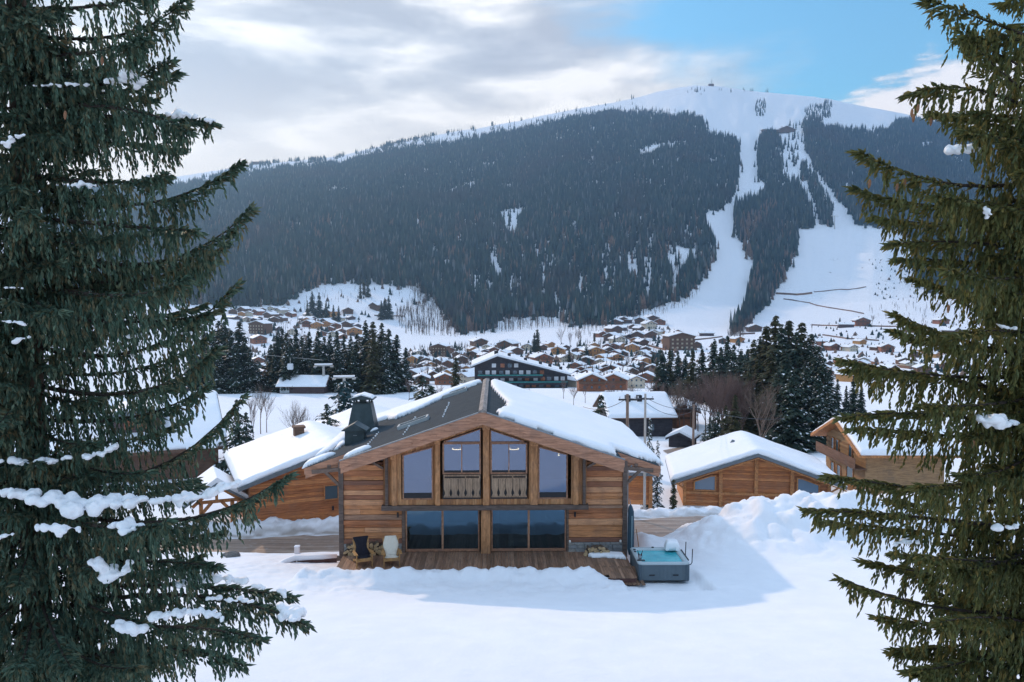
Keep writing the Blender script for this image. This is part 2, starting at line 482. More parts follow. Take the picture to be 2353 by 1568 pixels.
def _ground():
    ys = np.concatenate([np.arange(-90, 14, 4.0), np.arange(14, 30, 0.35), np.arange(30, 49, 0.15), np.arange(49, 68, 0.25), 68 * 1.011 ** np.arange(0, 200), np.arange(620, 1100, 8.0), np.arange(1100, 2560, 14.0), np.arange(2560, 2800, 8.0), np.arange(2800, 5000, 120.0)])
    ys = np.unique(np.round(ys, 3))
    s = np.linspace(-1, 1, 621)
    s = np.sign(s) * np.abs(s) ** 1.12
    w = np.where(ys < 30, 40.0, 0.86 * ys + 14.2)
    X = s[None, :] * w[:, None]; Y = np.repeat(ys[:, None], len(s), 1)
    Z = ground_z(X, Y)
    v = np.stack([X, Y, Z], -1).reshape(-1, 3)
    n, m = X.shape
    i = (np.arange(n - 1)[:, None] * m + np.arange(m - 1)[None, :]).ravel()
    f = np.stack([i, i + 1, i + m + 1, i + m], -1)
    me = np_mesh('ground', v, f, None, True)
    # dirt thrown from the road, a real stain on the snow
    d = Y - road_y(X)
    dirt = np.exp(-((np.abs(d) - 2.9) / 0.75) ** 2) * (0.35 + 0.9 * vnoise(X * 1.7, Y * 4, 21)) * sstep(80, 66, Y)
    dirt = np.maximum(dirt, 0.5 * np.exp(-((d - 4.0) / 0.9) ** 2) * sstep(0.45, 0.8, vnoise(X * 2.2, Y * 5, 22)) * (Y < 80))
    at = me.attributes.new('dirt', 'FLOAT', 'POINT'); at.data.foreach_set('value', dirt.ravel().astype(np.float32))
    def b(t, bs):
        bs.inputs['Roughness'].default_value = 0.55; bs.inputs['Specular IOR Level'].default_value = 0.0
        g = t.new('ShaderNodeNewGeometry'); pos = g.outputs['Position']
        at = t.new('ShaderNodeAttribute', attribute_name='dirt')
        sp = t.new('ShaderNodeSeparateXYZ', inp={0: pos})
        near = t.mapr(sp.outputs[1], 60, 160, 1, 0)
        n = t.noise(pos, 0.8, 6, 0.62); n2 = t.noise(pos, 7.0, 4, 0.6); nf = t.noise(pos, 0.03, 6, 0.62)
        # scattered dark rock and shrub specks on the open far slopes
        sn = t.noise(pos, 0.055, 4, 0.75)
        reg = t.noise(pos, 0.006, 3, 0.5)
        speck = t.math('MULTIPLY', t.mapr(sn, 0.68, 0.71), t.mapr(reg, 0.50, 0.62))
        speck = t.math('MULTIPLY', speck, t.mapr(sp.outputs[1], 700, 1000))
        c = t.mix(t.mapr(n, 0.35, 0.7), (0.76, 0.785, 0.83), (0.81, 0.83, 0.87))
        c = t.mix(t.mapr(at.outputs['Fac'], 0.1, 1.0, 0, 0.8), c, (0.23, 0.19, 0.15))
        c = t.mix(speck, c, (0.10, 0.09, 0.08))
        t.put(bs.inputs['Base Color'], c)
        h1 = t.math('ADD', n, t.math('MULTIPLY', n2, 0.18))
        b1 = t.new('ShaderNodeBump', inp={'Height': h1, 'Strength': t.math('MULTIPLY', near, 0.6), 'Distance': 0.10})
        b2 = t.new('ShaderNodeBump', inp={'Height': nf, 'Strength': t.math('SUBTRACT', 0.35, t.math('MULTIPLY', near, 0.35)), 'Distance': 5.0, 'Normal': b1.outputs[0]})
        t.put(bs.inputs['Normal'], b2.outputs[0])
    me.materials.append(mat('ground_snow', b))
    o = link_mesh('ground', me); tag(o, 'snow covered hillside, valley floor and mountain', kind='structure')
_ground()

def _road():
    def b(t, bs):
        g = t.new('ShaderNodeNewGeometry'); pos = g.outputs['Position']
        mp = t.new('ShaderNodeMapping', inp={0: pos}); mp.inputs['Scale'].default_value = (0.18, 3.0, 1); mp.inputs['Rotation'].default_value = (0, 0, -0.168)
        n = t.noise(mp.outputs[0], 1.0, 5, 0.6); n2 = t.noise(pos, 2.5, 4, 0.6)
        c = t.ramp(n, [(0.3, (0.15, 0.105, 0.08)), (0.52, (0.25, 0.18, 0.135)), (0.72, (0.42, 0.33, 0.27))])
        c = t.mix(t.mapr(n2, 0.55, 0.75, 0, 0.5), c, (0.42, 0.39, 0.37))
        t.put(bs.inputs['Base Color'], c); bs.inputs['Roughness'].default_value = 0.45
    m = mat('wet_asphalt', b)
    xs = np.arange(-60, 70, 0.5); off = np.linspace(-2.35, 2.35, 9)
    X = np.repeat(xs[:, None], len(off), 1)
    edge = 1 + 0.06 * fbm(xs * 0.5, xs * 0, 77, 3)[:, None] * np.sign(off)[None, :] * 4
    Y = road_y(X) + off[None, :] * edge
    Z = ground_z(X, Y) + 0.03
    k, n = X.shape
    i = (np.arange(k - 1)[:, None] * n + np.arange(n - 1)[None, :]).ravel()
    o = link_mesh('road', np_mesh('road', np.stack([X, Y, Z], -1).reshape(-1, 3), np.stack([i, i + n, i + n + 1, i + 1], -1), m, True))
    tag(o, 'wet brown grey road running behind the chalet', kind='structure')
    # the side lane climbing to the garages beyond
    pts = [ground_at(a, b_) for a, b_ in ((1528, 1040), (1560, 1034), (1600, 1025), (1660, 1018), (1740, 1012))]
    vs = []; 
    for p in pts: vs += [(p[0], p[1] - 1.6), (p[0], p[1]), (p[0], p[1] + 1.6)]
    vs = [(x, y, gz(x, y) + 0.10) for x, y in vs]
    fs = [(i * 3 + j, i * 3 + 3 + j, i * 3 + 4 + j, i * 3 + 1 + j) for i in range(len(pts) - 1) for j in (0, 1)]
    o = link_mesh('side_road', np_mesh('side_road', np.array(vs), np.array(fs), m, True)); tag(o, 'grey lane between snow banks', kind='structure')
_road()

# ================================================================== FAR FOREST
def in_poly(px, py, poly):
    c = np.zeros(np.shape(px), bool); n = len(poly)
    for i in range(n):
        x1, y1 = poly[i]; x2, y2 = poly[(i + 1) % n]
        with np.errstate(divide='ignore', invalid='ignore'):
            c ^= ((y1 > py) != (y2 > py)) & (px < (x2 - x1) * (py - y1) / (y2 - y1) + x1)
    return c
F_MAIN = [(100, 440), (300, 438), (430, 425), (480, 412), (540, 398), (620, 392), (700, 384), (780, 380), (860, 352), (960, 340), (1060, 325), (1140, 308), (1250, 285), (1350, 268), (1420, 258), (1500, 262), (1590, 266), (1618, 285), (1626, 312), (1660, 322), (1692, 325), (1698, 345), (1697, 430), (1680, 470), (1640, 490), (1618, 492), (1628, 535), (1645, 570), (1645, 600), (1620, 645), (1588, 662), (1582, 685), (1540, 698), (1480, 712), (1430, 735), (1400, 752), (1300, 747), (1290, 728), (1160, 732), (1140, 757), (1060, 765), (1035, 740), (1000, 700), (960, 662), (850, 655), (760, 650), (700, 672), (650, 703), (560, 706), (430, 698), (100, 690)]
F_ISL = [[(1748, 312), (1778, 308), (1795, 330), (1802, 400), (1795, 425), (1742, 420), (1740, 352)],
         [(1690, 478), (1735, 465), (1752, 448), (1762, 430), (1800, 415), (1835, 420), (1848, 450), (1868, 495), (1868, 524), (1832, 530), (1832, 585), (1800, 645), (1772, 695), (1742, 722), (1710, 752), (1682, 768), (1700, 738), (1716, 705), (1722, 660), (1738, 610), (1715, 590), (1692, 540), (1686, 500)],
         [(1840, 385), (1853, 380), (1858, 415), (1842, 420)], [(1858, 412), (1873, 402), (1888, 440), (1912, 485), (1912, 522), (1888, 522), (1872, 470), (1860, 440)],
         [(1845, 285), (1872, 282), (1900, 300), (1960, 304), (2040, 308), (2062, 282), (2100, 280), (2420, 330), (2420, 600), (2110, 560), (2060, 530), (1965, 518), (1950, 478), (1932, 472), (1902, 428), (1872, 388), (1850, 345)],
         [(2100, 560), (2420, 600), (2420, 720), (2200, 690), (2105, 660)]]
F_HOLES = [[(1150, 488), (1212, 477), (1190, 512), (1188, 537), (1150, 535)], [(1466, 350), (1482, 340), (1515, 330), (1580, 326), (1560, 342), (1510, 352), (1475, 366)],
           [(988, 452), (1040, 435), (1104, 416), (1098, 430), (1040, 446), (990, 460)], [(752, 432), (812, 428), (800, 442), (752, 444)], [(690, 440), (716, 436), (716, 446), (692, 448)],
           [(1535, 590), (1560, 572), (1598, 575), (1590, 600), (1560, 632), (1530, 620)], [(750, 520), (768, 515), (768, 530), (752, 532)], [(780, 520), (800, 518), (798, 530)],
           [(1060, 500), (1078, 496), (1076, 508)], [(1308, 515), (1326, 512), (1322, 535), (1312, 535)], [(1606, 460), (1622, 458), (1620, 468)], [(1170, 650), (1180, 640), (1186, 700), (1176, 705)],
           [(1438, 590), (1462, 570), (1468, 660), (1444, 640)], [(2108, 325), (2140, 330), (2150, 350), (2120, 342)], [(672, 520), (694, 516), (690, 526)],
           [(1125, 590), (1140, 585), (1158, 650), (1140, 655)], [(900, 500), (935, 496), (930, 506)], [(560, 575), (568, 575), (566, 608), (560, 606)]]
def far_tree_mesh(xy, hgt, rad, mat_, name, label, rng, seg=5, wood=0.0):
    x, y = xy[:, 0], xy[:, 1]; z = ground_z(x, y) - 0.6
    n = len(x); a0 = rng.uniform(0, 6.28, n)
    V = []; F = []
    # two stacked jagged skirts per tree
    tiers = [(0.04, 1.0, 0.62), (0.36, 0.68, 1.0)]
    base = 0
    for (zb, rr, zt) in tiers:
        ang = a0[:, None] + np.arange(seg)[None, :] * (2 * math.pi / seg) + rng.uniform(-.3, .3, (n, seg))
        r = rad[:, None] * rr * rng.uniform(0.65, 1.25, (n, seg))
        zz = z[:, None] + hgt[:, None] * (zb + rng.uniform(-0.05, 0.07, (n, seg)))
        ring = np.stack([x[:, None] + r * np.cos(ang), y[:, None] + r * np.sin(ang), zz], -1)
        tip = np.stack([x + rng.uniform(-.1, .1, n) * rad, y, z + hgt * zt], -1)[:, None, :]
        vv = np.concatenate([ring, tip], 1)                         # n, seg+1, 3
        V.append(vv.reshape(-1, 3))
        st = base + np.arange(n)[:, None] * (seg + 1)
        j = np.arange(seg)
        F.append(np.stack([st + j, st + (j + 1) % seg, st + seg + 0 * j], -1).reshape(-1, 3))
        base += n * (seg + 1)
    o = link_mesh(name, np_mesh(name, np.concatenate(V), np.concatenate(F), mat_)); tag(o, label, kind='stuff'); return o
def _fart(t, bs):
    g = t.new('ShaderNodeNewGeometry'); pos = g.outputs['Position']
    base = t.ramp(g.outputs['Random Per Island'], [(0, (0.008, 0.024, 0.032)), (0.3, (0.022, 0.048, 0.054)), (0.6, (0.042, 0.070, 0.066)), (0.8, (0.014, 0.034, 0.042)), (0.92, (0.080, 0.095, 0.080)), (1, (0.16, 0.18, 0.20))])
    big = t.noise(pos, 0.0065, 4, 0.6); mid = t.noise(pos, 0.03, 3, 0.6)
    c = t.mix(t.mapr(big, 0.50, 0.66, 0, 0.55), base, (0.060, 0.048, 0.052))
    c = t.mix(t.mapr(mid, 0.50, 0.70, 0, 0.5), c, (0.055, 0.080, 0.070))
    t.put(bs.inputs['Base Color'], c); bs.inputs['Roughness'].default_value = 0.95; bs.inputs['Specular IOR Level'].default_value = 0.0
M_FARTREE = mat('far_needles', _fart)
M_LARCH = m_leaf('bare_larch', [(0.12, 0.085, 0.075), (0.16, 0.11, 0.09), (0.10, 0.08, 0.08), (0.20, 0.13, 0.09)], 0.0, 0.9)
def far_forest():
    rng = np.random.default_rng(3)
    N = 330000
    y = np.sqrt(rng.uniform(900 ** 2, 2640 ** 2, N)); u = rng.uniform(-0.60, 0.70, N)
    x = u * y; z = ground_z(x, y)
    px, py = pix(np.stack([x, y, z], -1))
    jx = px + 13 * fbm(px / 22, py / 22, 1, 4, .65); jy = py + 20 * fbm(px / 16, py / 16, 2, 4, .65)
    inside = in_poly(jx, jy, F_MAIN)
    ix_ = px + 4 * fbm(px / 14, py / 14, 3, 3); iy_ = py + 8 * fbm(px / 14, py / 14, 4, 3)
    for q in F_ISL: inside |= in_poly(ix_, iy_, q)
    for q in F_HOLES: inside &= ~in_poly(jx, jy, q)
    # natural thin spots
    thin = fbm(px / 16, py / 60, 6, 4, 0.6)
    gap = (thin > 0.10) & (py > 540) & (px > 1000) & (px < 1600) & (rng.random(N) < 0.80)
    small = ((fbm(px / 9, py / 6, 8, 2) > 0.27) & (rng.random(N) < 0.7)) | ((fbm(px / 40, py / 14, 18, 4, .65) > 0.175) & (rng.random(N) < 0.8))
    inside &= ~gap & ~small
    keep = inside & (rng.random(N) < 0.62)
    halo = np.zeros(N, bool)
    for ox, oy in ((9, 0), (-9, 0), (0, 9), (0, -7)):
        halo |= in_poly(px + ox, py + oy, F_MAIN)
        for q in F_ISL: halo |= in_poly(px + ox, py + oy, q)
    keep |= halo & ~inside & (rng.random(N) < 0.03)
    # scattered trees up to the ridge
    ridge_row = np.interp(px, COLS, ROWS[2600])
    ed = np.interp(px, [430, 620, 760, 900, 1060, 1250, 1420, 1600], [425, 392, 381, 346, 325, 285, 258, 266])
    sc = (py > ridge_row + 6) & (py <= ed + 6) & (px > 560) & (px < 1460)
    dens = np.interp(px, [560, 760, 980, 1060, 1150, 1300, 1460], [0.20, 0.30, 0.22, 0.08, 0.035, 0.02, 0.02])
    clump = fbm(px / 14, py / 10, 12, 3) > 0.02
    keep |= sc & (rng.random(N) < dens * 0.62) & clump
    # lone clumps on the bare top and along the right ridge
    for (cx_, cy_, rx, ry, dn) in ((1915, 222, 12, 5, .5), (1985, 230, 30, 6, .55), (2075, 248, 16, 7, .6), (1748, 250, 14, 22, .12), (1880, 262, 32, 18, .10), (1900, 245, 12, 10, .16), (1765, 210, 14, 3, .2), (1870, 275, 20, 10, .2), (1700, 210, 60, 4, .012), (1600, 212, 20, 10, .02), (1820, 335, 18, 50, .03), (1880, 390, 24, 22, .07)):
        keep |= (((px - cx_) / rx) ** 2 + ((py - cy_) / ry) ** 2 < 1) & (rng.random(N) < dn)
    # bottom scrub edge
    x, y, px, py = x[keep], y[keep], px[keep], py[keep]
    n = len(x)
    larch = ((fbm(px / 22, py / 22, 14, 3) > 0.10) & (py > 500) & (rng.random(n) < 0.5)) | (rng.random(n) < 0.03)
    lown = (in_poly(px, py, [(1682, 768), (1710, 690), (1735, 600), (1720, 560), (1790, 480), (1770, 470), (1700, 520), (1700, 640)]))
    larch |= lown & (rng.random(n) < 0.75)
    h = rng.uniform(15, 29, n) * np.where(py < 450, .85, 1.0) * np.where(py > ed[keep] + 12, 1, 0.7) * np.where(larch, 0.72, 1.0)
    r = h * rng.uniform(0.11, 0.16, n)
    xy = np.stack([x, y], -1)
    far_tree_mesh(xy[~larch], h[~larch], r[~larch], M_FARTREE, 'spruce_forest', 'dark spruce forest covering the mountain side', rng)
    far_tree_mesh(xy[larch], h[larch], r[larch] * 1.25, M_LARCH, 'larch_woodland', 'brown bare larches mixed into the mountain forest', rng, 5)
    return n
NF = far_forest()

def bare_woods():
    """thin leafless saplings and scrub along the foot of the forest"""
    rng = np.random.default_rng(5)
    regs = [([(930, 655), (1010, 640), (1050, 690), (1150, 735), (1290, 730), (1300, 750), (1150, 765), (1060, 775), (930, 770), (905, 730), (960, 690)], 2600, 13),
            ([(1290, 735), (1400, 750), (1480, 712), (1560, 690), (1590, 668), (1610, 670), (1580, 705), (1480, 735), (1420, 745), (1395, 760), (1295, 765)], 1300, 10),
            ([(1490, 690), (1560, 600), (1610, 590), (1600, 650), (1540, 700)], 260, 12),
            ([(1672, 780), (1690, 735), (1722, 722), (1740, 725), (1715, 765), (1700, 790)], 420, 13),
            ([(660, 705), (760, 650), (1000, 655), (1000, 690), (820, 700), (700, 725)], 130, 9),
            ([(2080, 690), (2300, 700), (2300, 760), (2060, 750), (1980, 720)], 160, 9),
            ([(940, 810), (1080, 800), (1100, 880), (960, 880)], 330, 7), ([(1320, 770), (1500, 760), (1520, 905), (1330, 905)], 420, 7), ([(540, 740), (700, 735), (700, 800), (560, 800)], 110, 8)]
    V = []; F = []; o = 0
    for poly, n, hh in regs:
        xs = [p[0] for p in poly]; ys = [p[1] for p in poly]; k = 0
        while k < n:
            a, b = rng.uniform(min(xs), max(xs)), rng.uniform(min(ys), max(ys)); 
            k += 1
            if not in_poly(np.array(a), np.array(b), poly): continue
            g = ground_at(a, b)
            if g is None or g[1] > 2500 or g[1] < 300: continue
            h = hh * rng.uniform(.5, 1.3); w = h * rng.uniform(.05, .11)
            for q in range(6):
                an = rng.uniform(0, 6.28); sp = w * rng.uniform(.2, 2.2) * (q > 0)
                p0 = g + np.array([0, 0, h * (0.0 if q == 0 else rng.uniform(.1, .5))]); tp = g + np.array([math.cos(an) * sp, math.sin(an) * sp, h * rng.uniform(.7, 1)])
                t = w * (0.18 if q == 0 else 0.10) + 0.05
                sd = np.array([math.cos(an + 1.57), math.sin(an + 1.57), 0]) * t; s2 = np.array([math.cos(an), math.sin(an), 0]) * t
                V += [p0 + sd, p0 - sd, tp, p0 + s2, p0 - s2]; F += [(o, o + 1, o + 2), (o + 3, o + 4, o + 2)]; o += 5
    ob = link_mesh('bare_woodland', np_mesh('bare_woodland', np.array(V), np.array(F), M_LARCH)); tag(ob, 'leafless purple brown saplings along the foot of the forest', kind='stuff')
bare_woods()
# ================================================================== MAIN CHALET
M_PLANK = m_wood('weathered_planks', [(0.58, 0.235, 0.11), (0.70, 0.32, 0.15), (0.36, 0.155, 0.09), (0.72, 0.37, 0.20), (0.50, 0.205, 0.10), (0.42, 0.25, 0.17), (0.27, 0.13, 0.09), (0.68, 0.31, 0.14)], (1.3, 16, 22))
M_PLANKV = m_wood('upright_planks', [(0.56, 0.27, 0.13), (0.66, 0.35, 0.17), (0.44, 0.21, 0.10), (0.60, 0.31, 0.15), (0.48, 0.23, 0.10)], (18, 16, 1.6))
M_BEAM = m_wood('aged_beams', [(0.52, 0.25, 0.12), (0.44, 0.21, 0.10), (0.58, 0.29, 0.14)], (9, 9, 2.0), 0.8, 0.3)
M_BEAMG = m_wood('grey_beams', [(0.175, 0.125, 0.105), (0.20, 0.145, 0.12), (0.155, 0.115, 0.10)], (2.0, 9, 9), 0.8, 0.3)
M_BARGE = m_wood('barge_boards', [(0.46, 0.235, 0.155), (0.52, 0.27, 0.175), (0.40, 0.21, 0.145)], (1.2, 9, 14), 0.8, 0.3)
M_FRAME = m_wood('window_frames', [(0.48, 0.26, 0.16), (0.42, 0.22, 0.14)], (6, 6, 6), 0.6, 0.1)
M_BAL = m_wood('balcony_planks', [(0.42, 0.29, 0.20), (0.36, 0.24, 0.165), (0.46, 0.32, 0.22)], (16, 16, 2))
M_DECK = m_wood('deck_boards', [(0.30, 0.175, 0.115), (0.36, 0.215, 0.14), (0.24, 0.145, 0.095), (0.40, 0.245, 0.165)], (16, 1.2, 16), 0.65, 0.2)
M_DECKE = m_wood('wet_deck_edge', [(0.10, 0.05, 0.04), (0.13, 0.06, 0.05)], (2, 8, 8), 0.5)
M_DARK = simple('dark_trim', (0.02, 0.02, 0.025), 0.5)
M_ROOM = simple('room_walls', (0.14, 0.11, 0.085), 0.8)
M_GLASS = m_glass('window_glass', (0.24, 0.29, 0.40), 0.62)
M_GLASSL = m_glass('door_glass', (0.13, 0.22, 0.30), 0.60)
M_LAMP = m_emit('warm_lamp', (1.0, 0.70, 0.42), 9.0)
def _slate(t, bs):
    tcn = t.new('ShaderNodeTexCoord')
    br = t.new('ShaderNodeTexBrick', inp={'Vector': tcn.outputs['Object'], 'Color1': (0.026, 0.040, 0.052), 'Color2': (0.038, 0.054, 0.066), 'Mortar': (0.018, 0.022, 0.028), 'Scale': 2.4, 'Mortar Size': 0.018})
    br.inputs['Brick Width'].default_value = 0.6; br.inputs['Row Height'].default_value = 0.38
    n = t.noise(tcn.outputs['Object'], 1.3, 5, 0.6)
    c = t.mix(t.mapr(n, 0.45, 0.8, 0, 0.4), br.outputs['Color'], (0.06, 0.075, 0.085))
    t.put(bs.inputs['Base Color'], c); bs.inputs['Roughness'].default_value = 0.85; bs.inputs['Specular IOR Level'].default_value = 0.12
    bp = t.new('ShaderNodeBump', inp={'Height': br.outputs['Fac'], 'Strength': -0.5, 'Distance': 0.02}); t.put(bs.inputs['Normal'], bp.outputs[0])
M_SLATE = mat('slate_tiles', _slate)
M_ZINC = simple('weathered_zinc', (0.22, 0.25, 0.28), 0.45, 0.5, 0.15, 3)
M_CHIM = simple('chimney_metal', (0.045, 0.065, 0.075), 0.45, 0.3, 0.25, 2.5)
M_RIDGE = m_wood('ridge_board', [(0.34, 0.31, 0.29), (0.30, 0.27, 0.255)], (9, 1, 9), 0.7)
def _stone(t, bs):
    g = t.new('ShaderNodeNewGeometry'); n = t.noise(g.outputs['Position'], 7, 5, 0.65)
    c = t.ramp(g.outputs['Random Per Island'], [(0, (0.21, 0.22, 0.23)), (0.4, (0.30, 0.31, 0.32)), (0.7, (0.36, 0.34, 0.31)), (1, (0.24, 0.25, 0.27))])
    t.put(bs.inputs['Base Color'], t.mix(t.mapr(n, 0.35, 0.7, 0.4, 0), c, (0.09, 0.09, 0.09))); bs.inputs['Roughness'].default_value = 0.85
    bp = t.new('ShaderNodeBump', inp={'Height': n, 'Strength': 0.6, 'Distance': 0.03}); t.put(bs.inputs['Normal'], bp.outputs[0])
M_STONE = mat('rough_stone', _stone)

CH_X, CH_Y, CH_R = -1.45, 39.8, R(1.2)
chalet = thing('chalet', 'large wooden chalet with gabled glass front and a roof half bare slate, half snow', 'chalet', (CH_X, CH_Y, 0), CH_R)
def LX(px, y=0.0): return (px - CX) * (CH_Y + y) / FOC - CH_X
def LZ(row, y=0.0): return float(P(CX, row, CH_Y + y)[2])
SL = 0.345                      # roof slope
RZ = 7.42                       # ridge height
def roof_z(x): return RZ - SL * abs(x)
rg = random.Random(11)

def planks_h(mb, x0, x1, z0, z1, yf, hmin=0.15, hmax=0.34, clip=None):
    z = z0
    while z < z1 - 0.02:
        h = min(rg.uniform(hmin, hmax), z1 - z)
        if z1 - (z + h) < 0.08: h = z1 - z
        pr = rg.choice([0.0, 0.03, 0.07, 0.12])
        xa, xb = x0, x1
        if clip:                                     # roof line: the board stops where the roof comes down
            lim = clip(z + h)
            if lim <= 0.05: break
            if xb > 0: xb = min(xb, lim)
            else: xa = max(xa, -lim)
            if xb - xa < 0.1: z += h; continue
        cuts = sorted([xa, xb] + ([rg.uniform(xa + .6, xb - .6)] if xb - xa > 2.2 and rg.random() < .16 else []))
        for a, b in zip(cuts, cuts[1:]):
            mb.box(a + 0.003, b - 0.003, yf - pr, yf + 0.06, z + 0.008, z + h - 0.004)
        z += h
def planks_v(mb, x0, x1, z0f, z1f, yf, w=0.17, openings=()):
    x = x0
    while x < x1 - 0.01:
        ww = min(w * rg.uniform(.75, 1.25), x1 - x)
        if x1 - (x + ww) < 0.05: ww = x1 - x
        xa, xb = x + 0.003, x + ww - 0.003
        segs = [(z0f(xa), z0f(xb), z1f(xa), z1f(xb))]
        for (oa, ob, zb, zt) in openings:
            if xb > oa and xa < ob:
                out = []
                for (l0, l1, t0, t1) in segs:
                    a0, a1, b0, b1 = zb, zb, zt(xa), zt(xb)
                    if a0 > l0 + 0.01: out.append((l0, l1, a0, a1))
                    if t0 > b0 + 0.01 and t1 > b1 + 0.01: out.append((b0, b1, t0, t1))
                segs = out
        pr = rg.choice([0, 0.008, 0.02])
        for (l0, l1, t0, t1) in segs:
            mb.prism([(xa, l0), (xb, l1), (xb, t1), (xa, t0)], yf - pr, yf + 0.05)
        x += ww

# --- walls
wl = MB()
clipf = lambda z: (RZ - 0.45 - z) / SL
xL, xR = LX(781), LX(1440)
bxL, bxR = LX(880), LX(1349)
planks_h(wl, xL, LX(921), LZ(1247), 2.22, 0.0)
planks_h(wl, xL, bxL, 2.22, 4.6, 0.0, clip=clipf)
wl.build('plank_wall', M_PLANK, chalet, bevel=0.012); wl = MB()
planks_h(wl, LX(1308), xR, LZ(1247), 2.22, 0.0)
planks_h(wl, bxR, xR, 2.22, 4.6, 0.0, clip=clipf)
wl.build('plank_wall', M_PLANK, chalet, bevel=0.012)
sw = MB()
for sgn in (-1, 1):
    z = -5.0
    while z < 4.7:
        h = rg.uniform(.16, .28); xx = 7.17 * sgn
        sw.box(min(xx, xx - .1 * sgn), max(xx, xx - .1 * sgn), 0.12, 12.6, z, z + h - .008); z += h
sw.prism([(-7.0, -5), (7.0, -5), (7.0, roof_z(7) - .3), (0, roof_z(0) - .3), (-7.0, roof_z(7) - .3)], 12.5, 12.6)
sw.build('side_wall', M_PLANK, chalet)
for a, b in ((xL + .06, LX(921)), (LX(1308), xR - .06)):
    z = -0.3; st = MB()
    while z < LZ(1247) - .03:
        h = min(rg.uniform(.16, .28), LZ(1247) - z); x = a
        while x < b - .03:
            w = min(rg.uniform(.25, .6), b - x); st.box(x + .008, x + w - .008, -.09 - rg.uniform(0, .04), .05, z + .008, z + h - .006); x += w
        z += h
    st.build('stone_plinth', M_STONE, chalet, bevel=0.015)
for (px0, px1, y0, dz) in ((776, 787, -0.14, 0), (1434, 1445, -0.14, 0)):
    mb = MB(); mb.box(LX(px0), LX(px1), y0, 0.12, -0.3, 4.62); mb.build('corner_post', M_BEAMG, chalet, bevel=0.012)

# --- projecting upper bay
YB = -0.35
up = MB()
ZS = 2.48
Z1132, Z1148 = LZ(1132, YB), LZ(1148, YB)
ztr = lambda m: (lambda x: m[0] + (m[1] - m[0]) * (x - m[2]) / (m[3] - m[2]))
xa_, xb_ = LX(922, YB), LX(993, YB); xc_, xd_ = LX(1237, YB), LX(1306, YB)
trL = ztr((LZ(1045, YB), LZ(1026, YB), xa_, xb_)); trR = ztr((LZ(1026, YB), LZ(1045, YB), xc_, xd_))
dL0, dL1, dR0, dR1 = LX(1015, YB), LX(1104, YB), LX(1126, YB), LX(1212, YB)
topf = lambda x: RZ - 0.40 - SL * abs(x)
trT = lambda x: min(topf(x) - 0.02, LZ(984, YB) + 0.0 - SL * max(0, abs(x + .0) - 0.2))
ops = [(xa_, xb_, Z1148, trL), (xc_, xd_, Z1148, trR), (dL0, dL1, Z1148, trT), (dR0, dR1, Z1148, trT)]
planks_v(up, bxL, bxR, lambda x: ZS, lambda x: topf(x), YB + 0.10, 0.18, ops)
up.build('bay_cladding', M_PLANKV, chalet)
for s, x in ((-1, bxL), (1, bxR)):
    bay = MB(); bay.prism([(YB + .1, 2.3), (0.1, 2.3), (0.1, topf(x)), (YB + .1, topf(x))], min(x, x - .06 * s), max(x, x - .06 * s), 'x')
    bay.build('bay_cheek', M_PLANKV, chalet)
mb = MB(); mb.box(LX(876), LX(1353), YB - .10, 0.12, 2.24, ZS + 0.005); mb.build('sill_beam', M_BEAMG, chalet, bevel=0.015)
def post(name, px0, px1, y, z0, z1, m=M_BEAM, dpt=0.24):
    a, b = LX(px0, y), LX(px1, y)
    mb = MB(); mb.box(a, b, y - .02, y - .02 + dpt, z0, z1); return mb.build(name, m, chalet, bevel=0.012)
xmid = (LX(1110, YB) + LX(1123, YB)) / 2
post('centre_post', 1109, 1123, YB - .06, ZS + .01, topf(xmid) + .08)
post('ground_post', 1104, 1126, -.30, 0.0, 2.24)
for a, b in ((897, 909), (998, 1009), (1219, 1236), (1319, 1331)):
    xm = (LX(a, YB) + LX(b, YB)) / 2
    post('bay_post', a, b, YB - .04, ZS + .01, topf(abs(xm) + .12) + .05)
for a, b in ((882, 889), (1341, 1348)):
    xm = (LX(a, YB) + LX(b, YB)) / 2
    post('bay_corner_post', a, b, YB - .02, ZS + .01, topf(abs(xm) + .08) + .03, M_BEAMG)
for a, b in ((996, 1011), (1217, 1238), (1107, 1126), (895, 911), (1317, 1333)):        # carved corbels carrying the purlins
    xm = (LX(a, YB) + LX(b, YB)) / 2; z1 = topf(abs(xm)) - .05
    mb = MB(); w = (LX(b, YB) - LX(a, YB)) / 2
    mb.prism([(YB - .08, z1 - .62), (YB - .16, z1 - .60), (YB - .30, z1 - .36), (YB - .34, z1 - .30), (YB - .34, z1), (YB - .08, z1)], xm - w * .9, xm + w * .9, 'x')
    mb.build('corbel', M_BEAM, chalet, bevel=0.01)

